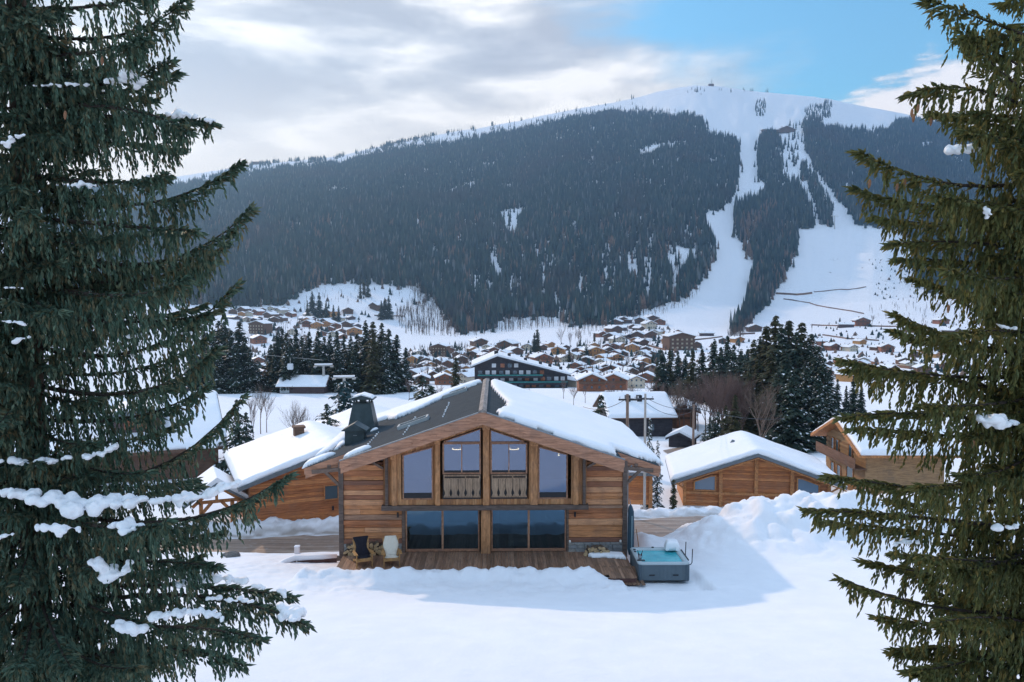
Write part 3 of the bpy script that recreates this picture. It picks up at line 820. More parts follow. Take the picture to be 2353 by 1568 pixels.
# --- windows: frame part, panes as sub-parts
def frame_poly(pts, wd, y0, y1):
    """frame following a convex outline (x,z)"""
    mb = MB(); n = len(pts); c = Vector((sum(p[0] for p in pts) / n, sum(p[1] for p in pts) / n))
    inn = []
    for i in range(n):
        p = Vector(pts[i]); a = Vector(pts[i - 1]); b = Vector(pts[(i + 1) % n])
        d1 = (p - a).normalized(); d2 = (b - p).normalized()
        n1 = Vector((-d1.y, d1.x)); n2 = Vector((-d2.y, d2.x))
        if n1.dot(c - p) < 0: n1 = -n1
        if n2.dot(c - p) < 0: n2 = -n2
        k = (n1 + n2); k = k / max(0.25, k.dot(n1)); inn.append(p + k * wd)
    for i in range(n):
        j = (i + 1) % n
        mb.prism([tuple(pts[i]), tuple(pts[j]), tuple(inn[j]), tuple(inn[i])], y0, y1)
    return mb, [tuple(v) for v in inn]
def window(name, pts, y, panes=1, wd=0.055, glass=M_GLASS, mull=0.05, dark_sill=0.0, label=None):
    mb, inn = frame_poly(pts, wd, y, y + 0.10)
    x0 = min(p[0] for p in inn); x1 = max(p[0] for p in inn); z0 = min(p[1] for p in inn)
    cuts = [x0 + (x1 - x0) * i / panes for i in range(panes + 1)]
    tops = lambda x: max(_ytop(inn, x), z0 + .02)
    for c in cuts[1:-1]:
        mb.box(c - mull / 2, c + mull / 2, y + .01, y + .09, z0, tops(c))
    fr = mb.build(name, M_FRAME, chalet, bevel=0.005)
    if label: fr['label'] = label
    for a, b in zip(cuts, cuts[1:]):
        a2 = a + (mull / 2 if a != x0 else 0); b2 = b - (mull / 2 if b != x1 else 0)
        poly = [(a2, z0 + dark_sill), (b2, z0 + dark_sill), (b2, tops(b2)), (a2, tops(a2))]
        if poly[2][1] - poly[1][1] < .03: poly = [poly[0], poly[1], poly[3]]
        if poly[3 % len(poly)][1] - poly[0][1] < .03 and len(poly) == 4: poly = [poly[0], poly[1], poly[2]]
        g = MB(); g.prism(poly, y + .055, y + .067); g.build('pane', glass, fr)
    if dark_sill:
        s = MB(); s.box(x0, x1, y + .02, y + .08, z0 + .001, z0 + dark_sill - .003); s.build('window_sill', M_DARK, fr)
    return fr
def _ytop(poly, x):
    ys = []
    n = len(poly)
    for i in range(n):
        (x1, y1), (x2, y2) = poly[i], poly[(i + 1) % n]
        if min(x1, x2) - 1e-6 <= x <= max(x1, x2) + 1e-6 and abs(x2 - x1) > 1e-6:
            ys.append(y1 + (y2 - y1) * (x - x1) / (x2 - x1))
    return max(ys) if ys else poly[0][1]
yw = YB + .02
window('slanted_window', [(xa_, Z1148), (xb_, Z1148), (xb_, trL(xb_)), (xa_, trL(xa_))], yw, 1, 0.07, dark_sill=.26)
window('slanted_window', [(xc_, Z1148), (xd_, Z1148), (xd_, trR(xd_)), (xc_, trR(xc_))], yw, 1, 0.07, dark_sill=.26)
for x0, x1, s in ((dL0, dL1, -1), (dR0, dR1, 1)):
    z0, z1 = LZ(1090, YB), LZ(1018, YB)
    window('balcony_window', [(x0, z0), (x1, z0), (x1, z1), (x0, z1)], yw, 2, 0.08, dark_sill=.10)
    zt = z1 + .004
    xin, xout = (x1, x0) if s < 0 else (x0, x1)
    ht = trT(xin) - .02
    xo2 = xin + s * min(abs(xout - xin), (ht - zt - .08) / SL)
    pts = [(xo2, zt), (xin, zt), (xin, ht), (xo2, zt + .08)] if s < 0 else [(xin, zt), (xo2, zt), (xo2, zt + .08), (xin, ht)]
    window('gable_window', pts, yw, 1, 0.05)
    # infill between slanted frame and posts is cladding; the plank balustrade with shaped gaps
    bx0, bx1 = x0 + .05, x1 - .03
    zb, ztp = LZ(1143, YB), LZ(1091, YB)
    bl = MB(); bl.box(bx0, bx1, yw - .07, yw - .01, ztp - .075, ztp); bl.box(bx0, bx1, yw - .06, yw - .015, zb, zb + .07)
    n = 5; w = (bx1 - bx0) / n
    for i in range(n):
        a, b = bx0 + i * w + .012, bx0 + (i + 1) * w - .012
        h0, h1 = zb + .07, ztp - .16
        bl.prism([(a, h1), (b, h1), (b, h0 + .38), (b - .02, h0 + .30), (b - .055, h0 + .20), (b - .055, h0 + .10), (b - .02, h0 + .05), (b - .02, h0), (a + .02, h0), (a + .02, h0 + .05), (a + .055, h0 + .10), (a + .055, h0 + .20), (a + .02, h0 + .30), (a, h0 + .38)], yw - .05, yw - .03)
    for i in (0, 3, 5): c = min(max(bx0 + i * w, bx0 + .03), bx1 - .03); bl.box(c - .03, c + .03, yw - .066, yw - .018, ztp - .17, ztp - .072)
    bl.box(bx0, bx1, yw - .055, yw - .028, ztp - .20, ztp - .155)
    bl.build('balustrade', M_BAL, chalet)
    dk = MB(); dk.box(x0 + .005, x1 - .005, yw + .03, yw + .06, Z1148 + .01, z0 - .004); dk.build('dark_panel', M_DARK, chalet)

def sliding_door(px0, px1):
    x0, x1 = LX(px0), LX(px1); z0, z1 = 0.03, 2.2
    mb, inn = frame_poly([(x0, z0), (x1, z0), (x1, z1), (x0, z1)], 0.075, -0.02, 0.12)
    xm = (x0 + x1) / 2; mb.box(xm - .05, xm + .05, -.01, .10, z0 + .08, z1 - .07)
    mb.box(x0 + .08, x1 - .08, -.012, .05, z0 + .076, z0 + .13)
    fr = mb.build('sliding_door', M_FRAME, chalet, bevel=0.005)
    for a, b in ((x0 + .075, xm - .05), (xm + .05, x1 - .075)):
        g = MB(); g.box(a, b, .03, .042, z0 + .131, z1 - .076); g.build('pane', M_GLASSL, fr)
    h = MB(); h.box(xm - .09, xm - .07, -.05, -.01, .9, 1.3) ; h.build('door_handle', M_ZINC, fr)
    return fr
sliding_door(929, 1101); sliding_door(1128, 1303)
for a, b in ((921, 928), (1304, 1309)):
    tr = MB(); tr.box(LX(a), LX(b), -.06, .12, 0, 2.23)
    tr.build('door_jamb', M_BEAMG, chalet)

# --- rooms behind the glass
rm = MB()
rm.box(-7.0, 7.0, 0.12, 5.5, -.12, -.02); rm.prism([(-7.0, -.02), (7.0, -.02), (7.0, 4.5), (0, 6.9), (-7.0, 4.5)], 5.5, 5.6)
rm.box(-7.0, 7.0, 0.12, 5.5, 2.30, 2.46); rm.box(-7.06, -7.0, 0.15, 5.5, -.1, 4.6); rm.box(7.0, 7.06, 0.15, 5.5, -.1, 4.6)
rm.box(.05, .15, 0.3, 5.5, -.02, 2.3)
rm.build('interior', M_ROOM, chalet)
M_LINEN = simple('white_linen', (0.62, 0.64, 0.62), 0.9, 0, 0.08, 4)
cu = MB()
for i in range(9):
    x = LX(1131) + .03 + i * .035; cu.box(x, x + .03, .20 + .03 * (i % 2), .24 + .03 * (i % 2), .05, 2.2)
cu.build('curtain', M_LINEN, chalet)
am = thing('armchair', 'white armchair standing inside behind the sliding door right of the centre post', 'armchair', (CH_X + LX(1192), CH_Y + 0.9, -.02))
mb = MB(); mb.box(-.38, .38, -.38, .35, .12, .42); mb.build('seat', M_LINEN, am, bevel=.05)
mb = MB(); mb.box(-.40, .40, .20, .42, .38, .95); mb.build('backrest', M_LINEN, am, bevel=.07)
for s in (-1, 1):
    mb = MB(); mb.box(min(s * .38, s * .52), max(s * .38, s * .52), -.36, .38, .10, .62); mb.build('armrest', M_LINEN, am, bevel=.05)
    for q in (-.3, .3):
        mb = MB(); mb.box(s * .34 - .03, s * .34 + .03, q - .03, q + .03, 0, .12); mb.build('leg', M_BEAM, am)
for (px_, row_, yy, lab) in ((1050, 1031, 1.0, 'glowing round ceiling lamp seen through the balcony window left of the centre post'), (1181, 1031, 1.0, 'glowing round ceiling lamp seen through the balcony window right of the centre post'), (1284, 1045, .8, 'small bright hanging bulb behind the slanted window farthest right')):
    q = Pv(px_, row_, CH_Y + yy); big = yy > .9
    l = thing('ceiling_lamp' if big else 'pendant_bulb', lab, 'lamp', q)
    mb = MB(); r = .26 if big else .055
    mb.tube([(0, 0, -.03), (0, 0, .0)], [r, r], 16) if big else mb.tube([(0, 0, -.06), (0, 0, -.02), (0, 0, .05)], [.03, .055, .02], 10)
    mb.build('glowing_disc' if big else 'bulb', M_LAMP, l)
    mb = MB(); mb.tube([(0, 0, .002), (0, 0, .5)], .012, 6); mb.tube([(0, 0, .002), (0, 0, .03)], [r * .9, r * .5], 12); mb.build('lamp_stem', M_DARK, l)

# --- roof
YF, YO, YR, XI, XO = -1.80, 0.10, 13.2, 6.75, 8.95
rf = MB()
for s in (-1, 1):
    for (xa, xb, ya) in ((0.0, XI, YF), (XI, XO, YO)):
        for k, (t0, t1) in enumerate(((0.0, -0.10),)):
            pts = []
            for x in (xa, xb):
                for dz_ in (t0, t1): pts.append((s * x, RZ - SL * x + dz_))
            poly = [pts[0], pts[2], pts[3], pts[1]]
            rf.prism(poly, ya, YR)
rf.build('roof', M_SLATE, chalet)
sf = MB()                                                          # boarded soffit
for s in (-1, 1):
    for (xa, xb, ya) in ((0.0, XI - .02, YF + .05), (XI + .0, XO - .05, YO + .05)):
        sf.prism([(s * xa, RZ - SL * xa - .104), (s * xb, RZ - SL * xb - .104), (s * xb, RZ - SL * xb - .26), (s * xa, RZ - SL * xa - .26)], ya, YR - .1)
sf.build('soffit', M_BARGE, chalet)
for s in (-1, 1):                                                   # two-step barge boards
    mb = MB()
    def bb(xa, xb, y0, y1, za, zb): mb.prism([(s * xa, RZ - SL * xa + za), (s * xb, RZ - SL * xb + za), (s * xb, RZ - SL * xb + zb), (s * xa, RZ - SL * xa + zb)], y0, y1)
    bb(0, XI + .10, YF - .08, YF - .003, -.02, -.36); bb(0, XI + .06, YF - .04, YF + .05, -.362, -.64)
    mb.build('bargeboard', M_BARGE, chalet)
    mb = MB(); bb(XI + .04, XO + .05, YO - .06, YO - .003, -.02, -.34); bb(XI + .04, XO, YO - .03, YO + .05, -.342, -.56)
    mb.prism([(s * (XO + .003), roof_z(XO) + .0), (s * (XO + .05), roof_z(XO) - .02), (s * (XO + .05), roof_z(XO) - .28), (s * (XO + .003), roof_z(XO) - .28)], YO, YR)
    mb.build('eave_board', M_BARGE, chalet)
    mb = MB(); bb(0.2, XI + .12, YF - .10, YF + .04, .035, -.018); mb.build('verge_flashing', M_ZINC, chalet)
    # purlin ends and knee braces under the eaves
    for x, y0 in ((XI - .15, YF + .1), (XI + 1.0, YO - .1)):
        mb = MB(); mb.box(s * x - .09, s * x + .09, y0, 1.0 if y0 < 0 else .9, RZ - SL * x - .56, RZ - SL * x - .27); mb.build('purlin', M_BEAMG, chalet)
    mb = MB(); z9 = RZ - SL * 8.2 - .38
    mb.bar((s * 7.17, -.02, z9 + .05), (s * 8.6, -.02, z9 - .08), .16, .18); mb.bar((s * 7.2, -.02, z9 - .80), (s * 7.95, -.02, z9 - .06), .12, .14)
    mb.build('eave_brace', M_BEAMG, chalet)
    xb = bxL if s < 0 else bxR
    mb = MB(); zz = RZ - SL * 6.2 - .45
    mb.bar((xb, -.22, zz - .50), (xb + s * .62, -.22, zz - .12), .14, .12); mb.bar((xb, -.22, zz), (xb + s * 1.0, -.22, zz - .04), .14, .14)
    mb.build('knee_brace', M_BEAMG, chalet)
rc = MB(); rc.prism([(-.19, RZ - .045), (.19, RZ - .045), (.19, RZ + .03), (0, RZ + .12), (-.19, RZ + .03)], YF - .12, YR + .05); rc.build('ridge_cap', M_RIDGE, chalet)
# side gutter, wall lamps
for px_, row_ in ((912, 1181), (1323, 1182)):
    x, z = LX(px_), LZ(row_); mb = MB()
    mb.tube([(x, -.12, z - .12), (x, -.12, z + .12)], .05, 10); mb.box(x - .03, x + .03, -.10, -.06, z - .03, z + .03); mb.build('wall_lamp', M_DARK, chalet)
for px_ in (1311, 1429):
    x, z = LX(px_), LZ(1243); mb = MB(); mb.tube([(x, -.19, z - .05), (x, -.19, z + .02), (x, -.19, z + .06)], [.05, .06, .03], 10); mb.box(x - .02, x + .02, -.17, -.12, z - .03, z); mb.build('globe_light', simple('opal', (.75, .75, .72), .3), chalet)

# --- things fixed to the roof
def on_roof(x, y, dz_=0.0): return Vector((x, y, roof_z(x) + dz_))
M_POST = simple('pale_zinc', (0.40, 0.43, 0.45), 0.5, 0.2)
def skylight(x, y, w, d):
    ang = math.atan(SL)
    M = Matrix.Translation(on_roof(x, y, 0)) @ Matrix.Rotation(-ang if x < 0 else ang, 4, 'Y')
    mb = MB(); t = .09
    for (a, b, c, e) in ((-w / 2, w / 2, -d / 2, -d / 2 + t), (-w / 2, w / 2, d / 2 - t, d / 2), (-w / 2, -w / 2 + t, -d / 2 + t, d / 2 - t), (w / 2 - t, w / 2, -d / 2 + t, d / 2 - t)):
        mb.box(a, b, c, e, -.02, .19, M)
    f = mb.build('skylight', M_POST, chalet)
    g = MB(); g.box(-w / 2 + t, w / 2 - t, -d / 2 + t, d / 2 - t, .0, .16, M); g.build('pane', simple('skylight_glass', (.03, .045, .05), .08, 0, 0, 1, 0, .8), f)
skylight(-3.75, 2.7, 1.7, .95); skylight(-1.95, 11.0, 1.6, 1.1)
ch = MB(); cx, y0 = -7.2, 6.3
zb = roof_z(-7.2) - .5
a = (0.95, 0.85); b = (0.52, 0.5); zt = 6.72
ch.add([(cx - a[0], y0, zb), (cx + a[0], y0, zb), (cx + a[0], y0 + 2 * a[1], zb), (cx - a[0], y0 + 2 * a[1], zb), (cx - b[0], y0 + a[1] - b[1], zt), (cx + b[0], y0 + a[1] - b[1], zt), (cx + b[0], y0 + a[1] + b[1], zt), (cx - b[0], y0 + a[1] + b[1], zt)],
       [(0, 3, 2, 1), (4, 5, 6, 7), (0, 1, 5, 4), (1, 2, 6, 5), (2, 3, 7, 6), (3, 0, 4, 7)])
chm = ch.build('chimney', M_CHIM, chalet)
mb = MB()
for sx in (-.45, .45):
    for sy in (-.42, .42): mb.box(cx + sx - .05, cx + sx + .05, y0 + a[1] + sy - .05, y0 + a[1] + sy + .05, zt, zt + .22)
mb.box(cx - .18, cx + .18, y0 + a[1] - .18, y0 + a[1] + .18, zt, zt + .2)
mb.prism([(cx - .72, zt + .22), (cx + .72, zt + .22), (cx + .72, zt + .26), (cx, zt + .46), (cx - .72, zt + .26)], y0 + a[1] - .65, y0 + a[1] + .65)
mb.build('chimney_cap', M_CHIM, chm)
mb = MB(); mb.prism([(cx - .64, zt + .29), (cx, zt + .475), (cx + .64, zt + .29), (cx + .5, zt + .40), (cx, zt + .56), (cx - .5, zt + .40)], y0 + a[1] - .6, y0 + a[1] + .6); mb.build('cap_snow', MS_ROOF, chm)
vh = MB(); vx, vy = -7.05, 3.3; vz = roof_z(vx)
vh.box(vx - .52, vx + .52, vy, vy + .9, vz - .5, vz + .72)
vh.prism([(vx - .68, vz + .66), (vx + .68, vz + .66), (vx + .68, vz + .70), (vx, vz + 1.08), (vx - .68, vz + .70)], vy - .12, vy + 1.0)
v = vh.build('flue_housing', M_CHIM, chalet)
mb = MB(); mb.box(vx - .06, vx + .14, vy - .012, vy + .01, vz + .40, vz + .44); mb.build('vent_slot', M_ZINC, v)
for gx, ya, yb in ((-2.1, 1.2, 7.2), (-3.95, -.4, 5.6), (-5.85, -.8, 4.6)):
    y = ya
    while y < yb:
        sg = MB()
        p = on_roof(gx + rg.uniform(-.02, .02), y, .03); s_ = rg.uniform(.025, .05)
        sg.box(p.x - s_, p.x + s_, p.y - s_, p.y + s_, p.z - .02, p.z + s_); y += .62
        sg.build('snow_guard', MS_ROOF, chalet)
mb = MB(); mb.tube([(xR + .10, -.02, -.3), (xR + .10, -.02, 4.1), (xR + .35, -.02, 4.4)], .045, 8); mb.build('downpipe', M_ZINC, chalet)

# --- snow lying on roofs: a grid over the slope, thickness from the distance to a ragged outline
def seg_dist(px, py, poly):
    d = np.full(np.shape(px), 1e9)
    for i in range(len(poly)):
        x1, y1 = poly[i]; x2, y2 = poly[(i + 1) % len(poly)]
        L = (x2 - x1) ** 2 + (y2 - y1) ** 2 + 1e-9
        t = np.clip(((px - x1) * (x2 - x1) + (py - y1) * (y2 - y1)) / L, 0, 1)
        d = np.minimum(d, np.hypot(px - x1 - t * (x2 - x1), py - y1 - t * (y2 - y1)))
    return np.where(in_poly(px, py, poly), d, -d)
def snow_sheet(name, poly, zf, thick, res=0.1, rag=0.12, edge=0.35, seed=0, mat_=None, parent=None, waves=0.08, label=None, rs=1.3, to3=None):
    xs = [p[0] for p in poly]; ys = [p[1] for p in poly]
    gx = np.arange(min(xs) - .3, max(xs) + .3, res); gy = np.arange(min(ys) - .3, max(ys) + .3, res)
    X, Y = np.meshgrid(gx, gy)
    d = seg_dist(X, Y, poly) + rag * 2 * fbm(X * rs, Y * rs, seed + 50, 4, 0.6)
    tk = thick * np.sqrt(np.clip(1 - (1 - np.clip(d / edge, 0, 1)) ** 2, 0, 1))
    T = tk * (1 + waves * 2 * fbm(X * .5, Y * .5, seed + 90, 4)) 
    ins = d > -res * .5
    Z0 = zf(X, Y); T = np.maximum(T, 0.0)
    n, m = X.shape
    top = np.stack([X, Y, Z0 + T + .012], -1); bot = np.stack([X, Y, Z0 + np.where(d > 0, -.0, -.0) - .01], -1)
    q = ins[:-1, :-1] & ins[1:, :-1] & ins[:-1, 1:] & ins[1:, 1:]
    i = (np.arange(n - 1)[:, None] * m + np.arange(m - 1)[None, :])[q]
    f1 = np.stack([i, i + 1, i + m + 1, i + m], -1); f2 = f1[:, ::-1] + n * m
    # side walls where the neighbour cell is empty
    idx = np.arange(n * m).reshape(n, m); sides = []
    qp = np.pad(q, 1)
    for (dy_, dx_, ea, eb) in ((-1, 0, (0, 0), (0, 1)), (1, 0, (1, 1), (1, 0)), (0, -1, (1, 0), (0, 0)), (0, 1, (0, 1), (1, 1))):
        nb = qp[1 + dy_:1 + dy_ + n - 1, 1 + dx_:1 + dx_ + m - 1]
        jj, kk = np.where(q & ~nb)
        A = idx[jj + ea[0], kk + ea[1]]; B = idx[jj + eb[0], kk + eb[1]]
        sides.append(np.stack([B, A, A + n * m, B + n * m], -1))
    F = np.concatenate([f1, f2] + sides)
    V = np.concatenate([top.reshape(-1, 3), bot.reshape(-1, 3)])
    used, inv = np.unique(F.ravel(), return_inverse=True)
    V = V[used]; F = inv.reshape(F.shape)
    if to3 is not None: V = to3(V)
    o = link_mesh(name, np_mesh(name, V, F, mat_ or MS_ROOF, True), parent)
    if label: o['label'] = label
    return o
rz = lambda X, Y: RZ - SL * np.abs(X)
snow_sheet('roof_snow', [(.30, 13.3), (.35, 10), (.75, 7), (1.25, 4), (1.15, 1.8), (.65, -.4), (.75, -1.55), (3.5, -1.62), (6.5, -1.68), (6.62, -.4), (6.75, .28), (8.0, .38), (8.8, .75), (9.25, .5), (9.4, 6), (9.35, 13.35)], rz, .32, .11, .10, .42, 1, parent=chalet, waves=.25)
snow_sheet('roof_snow', [(-.28, 13.3), (-.28, 12.2), (-2.0, 12.0), (-3.0, 10.4), (-4.3, 8.6), (-5.4, 8.0), (-6.0, 9.0), (-6.2, 10.0), (-8.2, 10.2), (-8.0, 6.5), (-8.45, 2.6), (-9.05, 2.2), (-9.2, 13.3)], rz, .28, .11, .12, .36, 2, parent=chalet, waves=.2)
snow_sheet('roof_snow', [(-8.15, .55), (-7.6, 1.2), (-8.3, 1.5), (-9.15, 1.2), (-9.15, .1), (-8.9, .05)], rz, .26, .06, .06, .35, 3, parent=chalet)
snow_sheet('roof_snow', [(-5.4, -1.1), (-5.7, -.6), (-6.4, -.75), (-6.75, -1.5), (-6.5, -1.75), (-5.8, -1.5)], rz, .22, .05, .05, .3, 4, parent=chalet)
snow_sheet('roof_snow', [(-8.1, 3.0), (-7.9, 3.0), (-7.75, 4.4), (-8.1, 6), (-8.3, 5)], rz, .15, .06, .06, .2, 5, parent=chalet)
snow_sheet('roof_snow', [(-6.6, 6.0), (-6.2, 6.0), (-6.25, 6.5), (-6.6, 6.4)], rz, .12, .05, .05, .2, 6, parent=chalet)
# ================================================================== TERRACE
def CW(px, row, D): return Pv(px, row, D)
deck = thing('deck', 'brown board terrace along the front of the chalet, partly buried in snow', 'terrace', (CH_X, CH_Y, 0), CH_R)
dk = MB(); x = -7.0
while x < 7.1:
    y0 = -2.95 - (0.5 if x > 4.9 else 0) - rg.uniform(0, .03) - (0.45 if x > 5.8 else 0)
    dk.box(x + .004, x + .136, y0, .02, -.035 - rg.uniform(0, .004), 0.0)
    x += .14
dk.build('boards', M_DECK, deck)
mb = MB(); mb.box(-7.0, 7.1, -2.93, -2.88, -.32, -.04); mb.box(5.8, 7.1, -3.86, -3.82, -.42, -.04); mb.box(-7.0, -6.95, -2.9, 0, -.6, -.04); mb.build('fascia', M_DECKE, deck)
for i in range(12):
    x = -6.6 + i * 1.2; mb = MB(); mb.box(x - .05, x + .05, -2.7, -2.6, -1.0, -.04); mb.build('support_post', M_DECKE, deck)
# loose boards of the low step beside the tub
for i in range(7):
    px0, py0 = 1392 + i * 10 + rg.uniform(-3, 3), 1300 + i * 1.0; px1, py1 = px0 + 26 + rg.uniform(-3, 4), py0 + 34
    a = CW(px0, py0, 37.6 - i * .02); b = CW(px1, py1, 36.0 - i * .02)
    a.z = -.0 + .012 + .004 * i; b.z = -.30
    mb = MB(); mb.bar(a, b, .17, .035)
    o = mb.build('loose_board', M_DECK); tag(o, 'worn brown board sloping into the snow at the terrace corner by the hot tub', 'board', 'loose boards beside the hot tub')

# --- snow patch on a bench board beside the wall
o = snow_sheet('snow_patch', [(5.2, -.75), (5.5, -.45), (6.2, -.35), (7.0, -.5), (7.1, -1.35), (6.4, -1.05), (5.4, -1.0)], lambda X, Y: 0 * X + .02, .16, .05, .08, .15, 8, MS)
o.location = (CH_X, CH_Y, 0); tag(o, 'thin snow left on the terrace by the wall', kind='stuff')

# --- firewood
M_BARK = simple('bark', (0.10, 0.075, 0.055), 0.9, 0, 0.4, 9, 0.4)
M_ENDG = simple('split_wood', (0.46, 0.33, 0.19), 0.8, 0, 0.3, 14)
def log_proto(k):
    mb = MB(); r = .075 + .02 * k
    n = 8; L = .42
    if k % 2: pts = [(r * math.cos(a), r * math.sin(a)) for a in [math.pi * (.1 + .8 * i / 6) for i in range(7)]] + [(0, -.02)]
    else: pts = [(r * math.cos(2 * math.pi * i / n), r * .9 * math.sin(2 * math.pi * i / n)) for i in range(n)]
    mb.prism(pts, 0, L, 'y')
    mb.m = [1, 1] + [0] * len(pts)
    me = mb.mesh('split_log', [M_BARK, M_ENDG]); return me
LOGS = [log_proto(k) for k in range(4)]
def log_pile(x0, x1, y, rows, group, label):
    cnt = 0
    for r_ in range(rows):
        x = x0 + r_ * .09
        while x < x1 - r_ * .12:
            me = rg.choice(LOGS); o = link_mesh('split_log', me)
            o.location = (x + CH_X, y + CH_Y + rg.uniform(-.06, .06), .08 + r_ * .145 + rg.uniform(-.01, .01))
            o.rotation_euler = (rg.uniform(-.06, .06), rg.uniform(0, 6.28), rg.uniform(-.35, .35))
            tag(o, label, 'log', group); x += rg.uniform(.15, .20)
log_pile(LX(795), LX(905), -.62, 4, 'firewood stacked behind the garden chairs', 'split log in the firewood stack behind the two garden chairs')
log_pile(LX(1345), LX(1402), -.75, 3, 'firewood heaped by the right wall', 'split log in the firewood heap against the stone base right of the doors')

# --- garden chairs with sheepskins
M_PINE = m_wood('honey_pine', [(0.52, 0.30, 0.12), (0.58, 0.35, 0.15), (0.47, 0.26, 0.10)], (9, 9, 9), 0.55, 0.1)
def fur(name, col, parent, seed):
    rr = np.random.default_rng(seed)
    n = 22; m = 34; V = []
    u = np.linspace(-1, 1, n); v = np.linspace(0, 1, m)
    U, Vv = np.meshgrid(u, v)
    wid = .27 + .05 * np.sin(Vv * 9 + seed) - .05 * (Vv > .92) + .05 * np.abs(Vv - .5)
    X = U * wid
    s = Vv * 1.25                                   # arc length: down the back, then along the seat
    back = s < .85
    Y = np.where(back, .38 - .40 * (s / .85), -.02 - (s - .85) * .95)
    Z = np.where(back, 1.10 - .74 * (s / .85), .36 - .02 * (s - .85))
    lump = .055 * (1 - U ** 4) + .07 * fbm(X * 9 + seed, s * 9, 3, 4, 0.7)
    Y = Y - lump * np.where(back, .85, .2); Z = Z + lump * np.where(back, .35, .9)
    top = np.stack([X + .02 * fbm(s * 14, U * 3, 5), Y, Z], -1).reshape(-1, 3)
    bot = np.stack([X, Y + .03 * back, Z - .05 * (~back)], -1).reshape(-1, 3)
    i = (np.arange(m - 1)[:, None] * n + np.arange(n - 1)[None, :]).ravel()
    f = np.stack([i, i + n, i + n + 1, i + 1], -1); N = n * m
    e = list(range(n)); loops = [j for j in range(n)] + [k * n + n - 1 for k in range(1, m)] + [(m - 1) * n + j for j in range(n - 2, -1, -1)] + [k * n for k in range(m - 2, 0, -1)]
    side = np.array([(a, b, b + N, a + N) for a, b in zip(loops, loops[1:] + loops[:1])])
    mt = simple(name + '_wool', col, 0.95, 0, 0.12, 40, 0.8)
    base = np_mesh(name, np.concatenate([top, bot]), np.concatenate([f, f[:, ::-1] + N, side]), mt, True)
    o = link_mesh(name, base); o.parent = None
    return o
def garden_chair(px, row, D, rot, label):
    p = CW(px, row, D); p.z = 0.0
    t = thing('garden_chair', label, 'chair', p, rot, 'garden chairs on the terrace'); t.scale = (1.12,) * 3
    def prt(name, fn): mb = MB(); fn(mb); return mb.build(name, M_PINE, t, bevel=.006)
    prt('seat', lambda m: [m.bar((-.28, -.45 + i * .095, .37 - i * .022), (.28, -.45 + i * .095, .37 - i * .022), .085, .022) for i in range(6)])
    prt('backrest', lambda m: [m.bar((-.24 + i * .12, .0, .30), (-.30 + i * .15, .40, 1.02 + (.06 if i in (1, 2, 3) else 0)), .105, .02, (0, -1, .4)) for i in range(5)])
    for s in (-1, 1):
        prt('armrest', lambda m: m.prism([(s * .28, -.52), (s * .44, -.52), (s * .43, .0), (s * .36, .22), (s * .30, .22)], .56, .585, 'z'))
        prt('leg', lambda m: m.box(s * .33 - .02, s * .33 + .02, -.48, -.36, 0, .56))
        prt('leg', lambda m: m.bar((s * .29, -.42, .34), (s * .29, .62, .03), .03, .11))
    prt('front_rail', lambda m: m.box(-.31, .31, -.50, -.475, .26, .36))
    return t, p
for (px, row, D, rot, lab, nm, col, sd, fl) in ((833, 1302, 37.9, R(22), 'pine garden chair with a black sheepskin over its back', 'sheepskin', (0.012, 0.012, 0.02), 2, 'black sheepskin draped over the garden chair left of its pair'),
                                  (899, 1299, 38.0, R(12), 'pine garden chair with a cream sheepskin over its back', 'sheepskin', (0.62, 0.58, 0.50), 5, 'cream sheepskin draped over the garden chair near the sliding door')):
    t, p = garden_chair(px, row, D, rot, lab)
    f = fur(nm, col, None, sd); f.location = p; f.rotation_euler = (0, 0, rot); f.scale = (1.12,) * 3
    tag(f, fl, 'sheepskin')

# --- hot tub
M_TUB = simple('tub_panels', (0.10, 0.135, 0.16), 0.55, 0, 0.08, 2)
M_TUBR = simple('tub_rim', (0.40, 0.47, 0.50), 0.35, 0, 0.05, 2)
M_TUBD = simple('tub_corner', (0.07, 0.10, 0.125), 0.5)
def _water(t, bs):
    g = t.new('ShaderNodeNewGeometry'); n = t.noise(g.outputs['Position'], 3.5, 4, 0.6); v = t.noise(g.outputs['Position'], 1.2, 3, 0.5)
    t.put(bs.inputs['Base Color'], t.ramp(v, [(0.3, (0.02, 0.30, 0.36)), (0.7, (0.08, 0.46, 0.52))])); bs.inputs['Roughness'].default_value = 0.08
    bp = t.new('ShaderNodeBump', inp={'Height': n, 'Strength': 0.5, 'Distance': 0.05}); t.put(bs.inputs['Normal'], bp.outputs[0])
M_WATER = mat('tub_water', _water)
tub = thing('hot_tub', 'square hot tub with slate blue panels and turquoise water on the snow', 'hot tub', (7.02, 37.45, -.27), R(.6))
T = 1.19; hz = .88
mb = MB()
for (a, b, c, d) in ((-T + .06, T - .06, -T + .03, -T + .09), (-T + .06, T - .06, T - .09, T - .03), (-T + .03, -T + .09, -T + .09, T - .09), (T - .09, T - .03, -T + .09, T - .09)):
    mb.box(a, b, c, d, .05, hz - .10)
for i in range(1, 12):
    x = -T + .1 + i * (2 * T - .2) / 12; mb.box(x - .006, x + .006, -T + .018, -T + .03, .08, hz - .13)
mb.build('side_panel', M_TUB, tub)
for sx in (-1, 1):
    for sy in (-1, 1):
        mb = MB(); mb.tube([(sx * (T - .10), sy * (T - .10), .03), (sx * (T - .10), sy * (T - .10), hz - .09)], .115, 14); mb.build('corner_post', M_TUBD, tub, smooth=False)
mb = MB(); mb.box(-T + .04, T - .04, -T + .04, T - .04, 0, .05); mb.build('base', M_DARK, tub)
mb = MB()
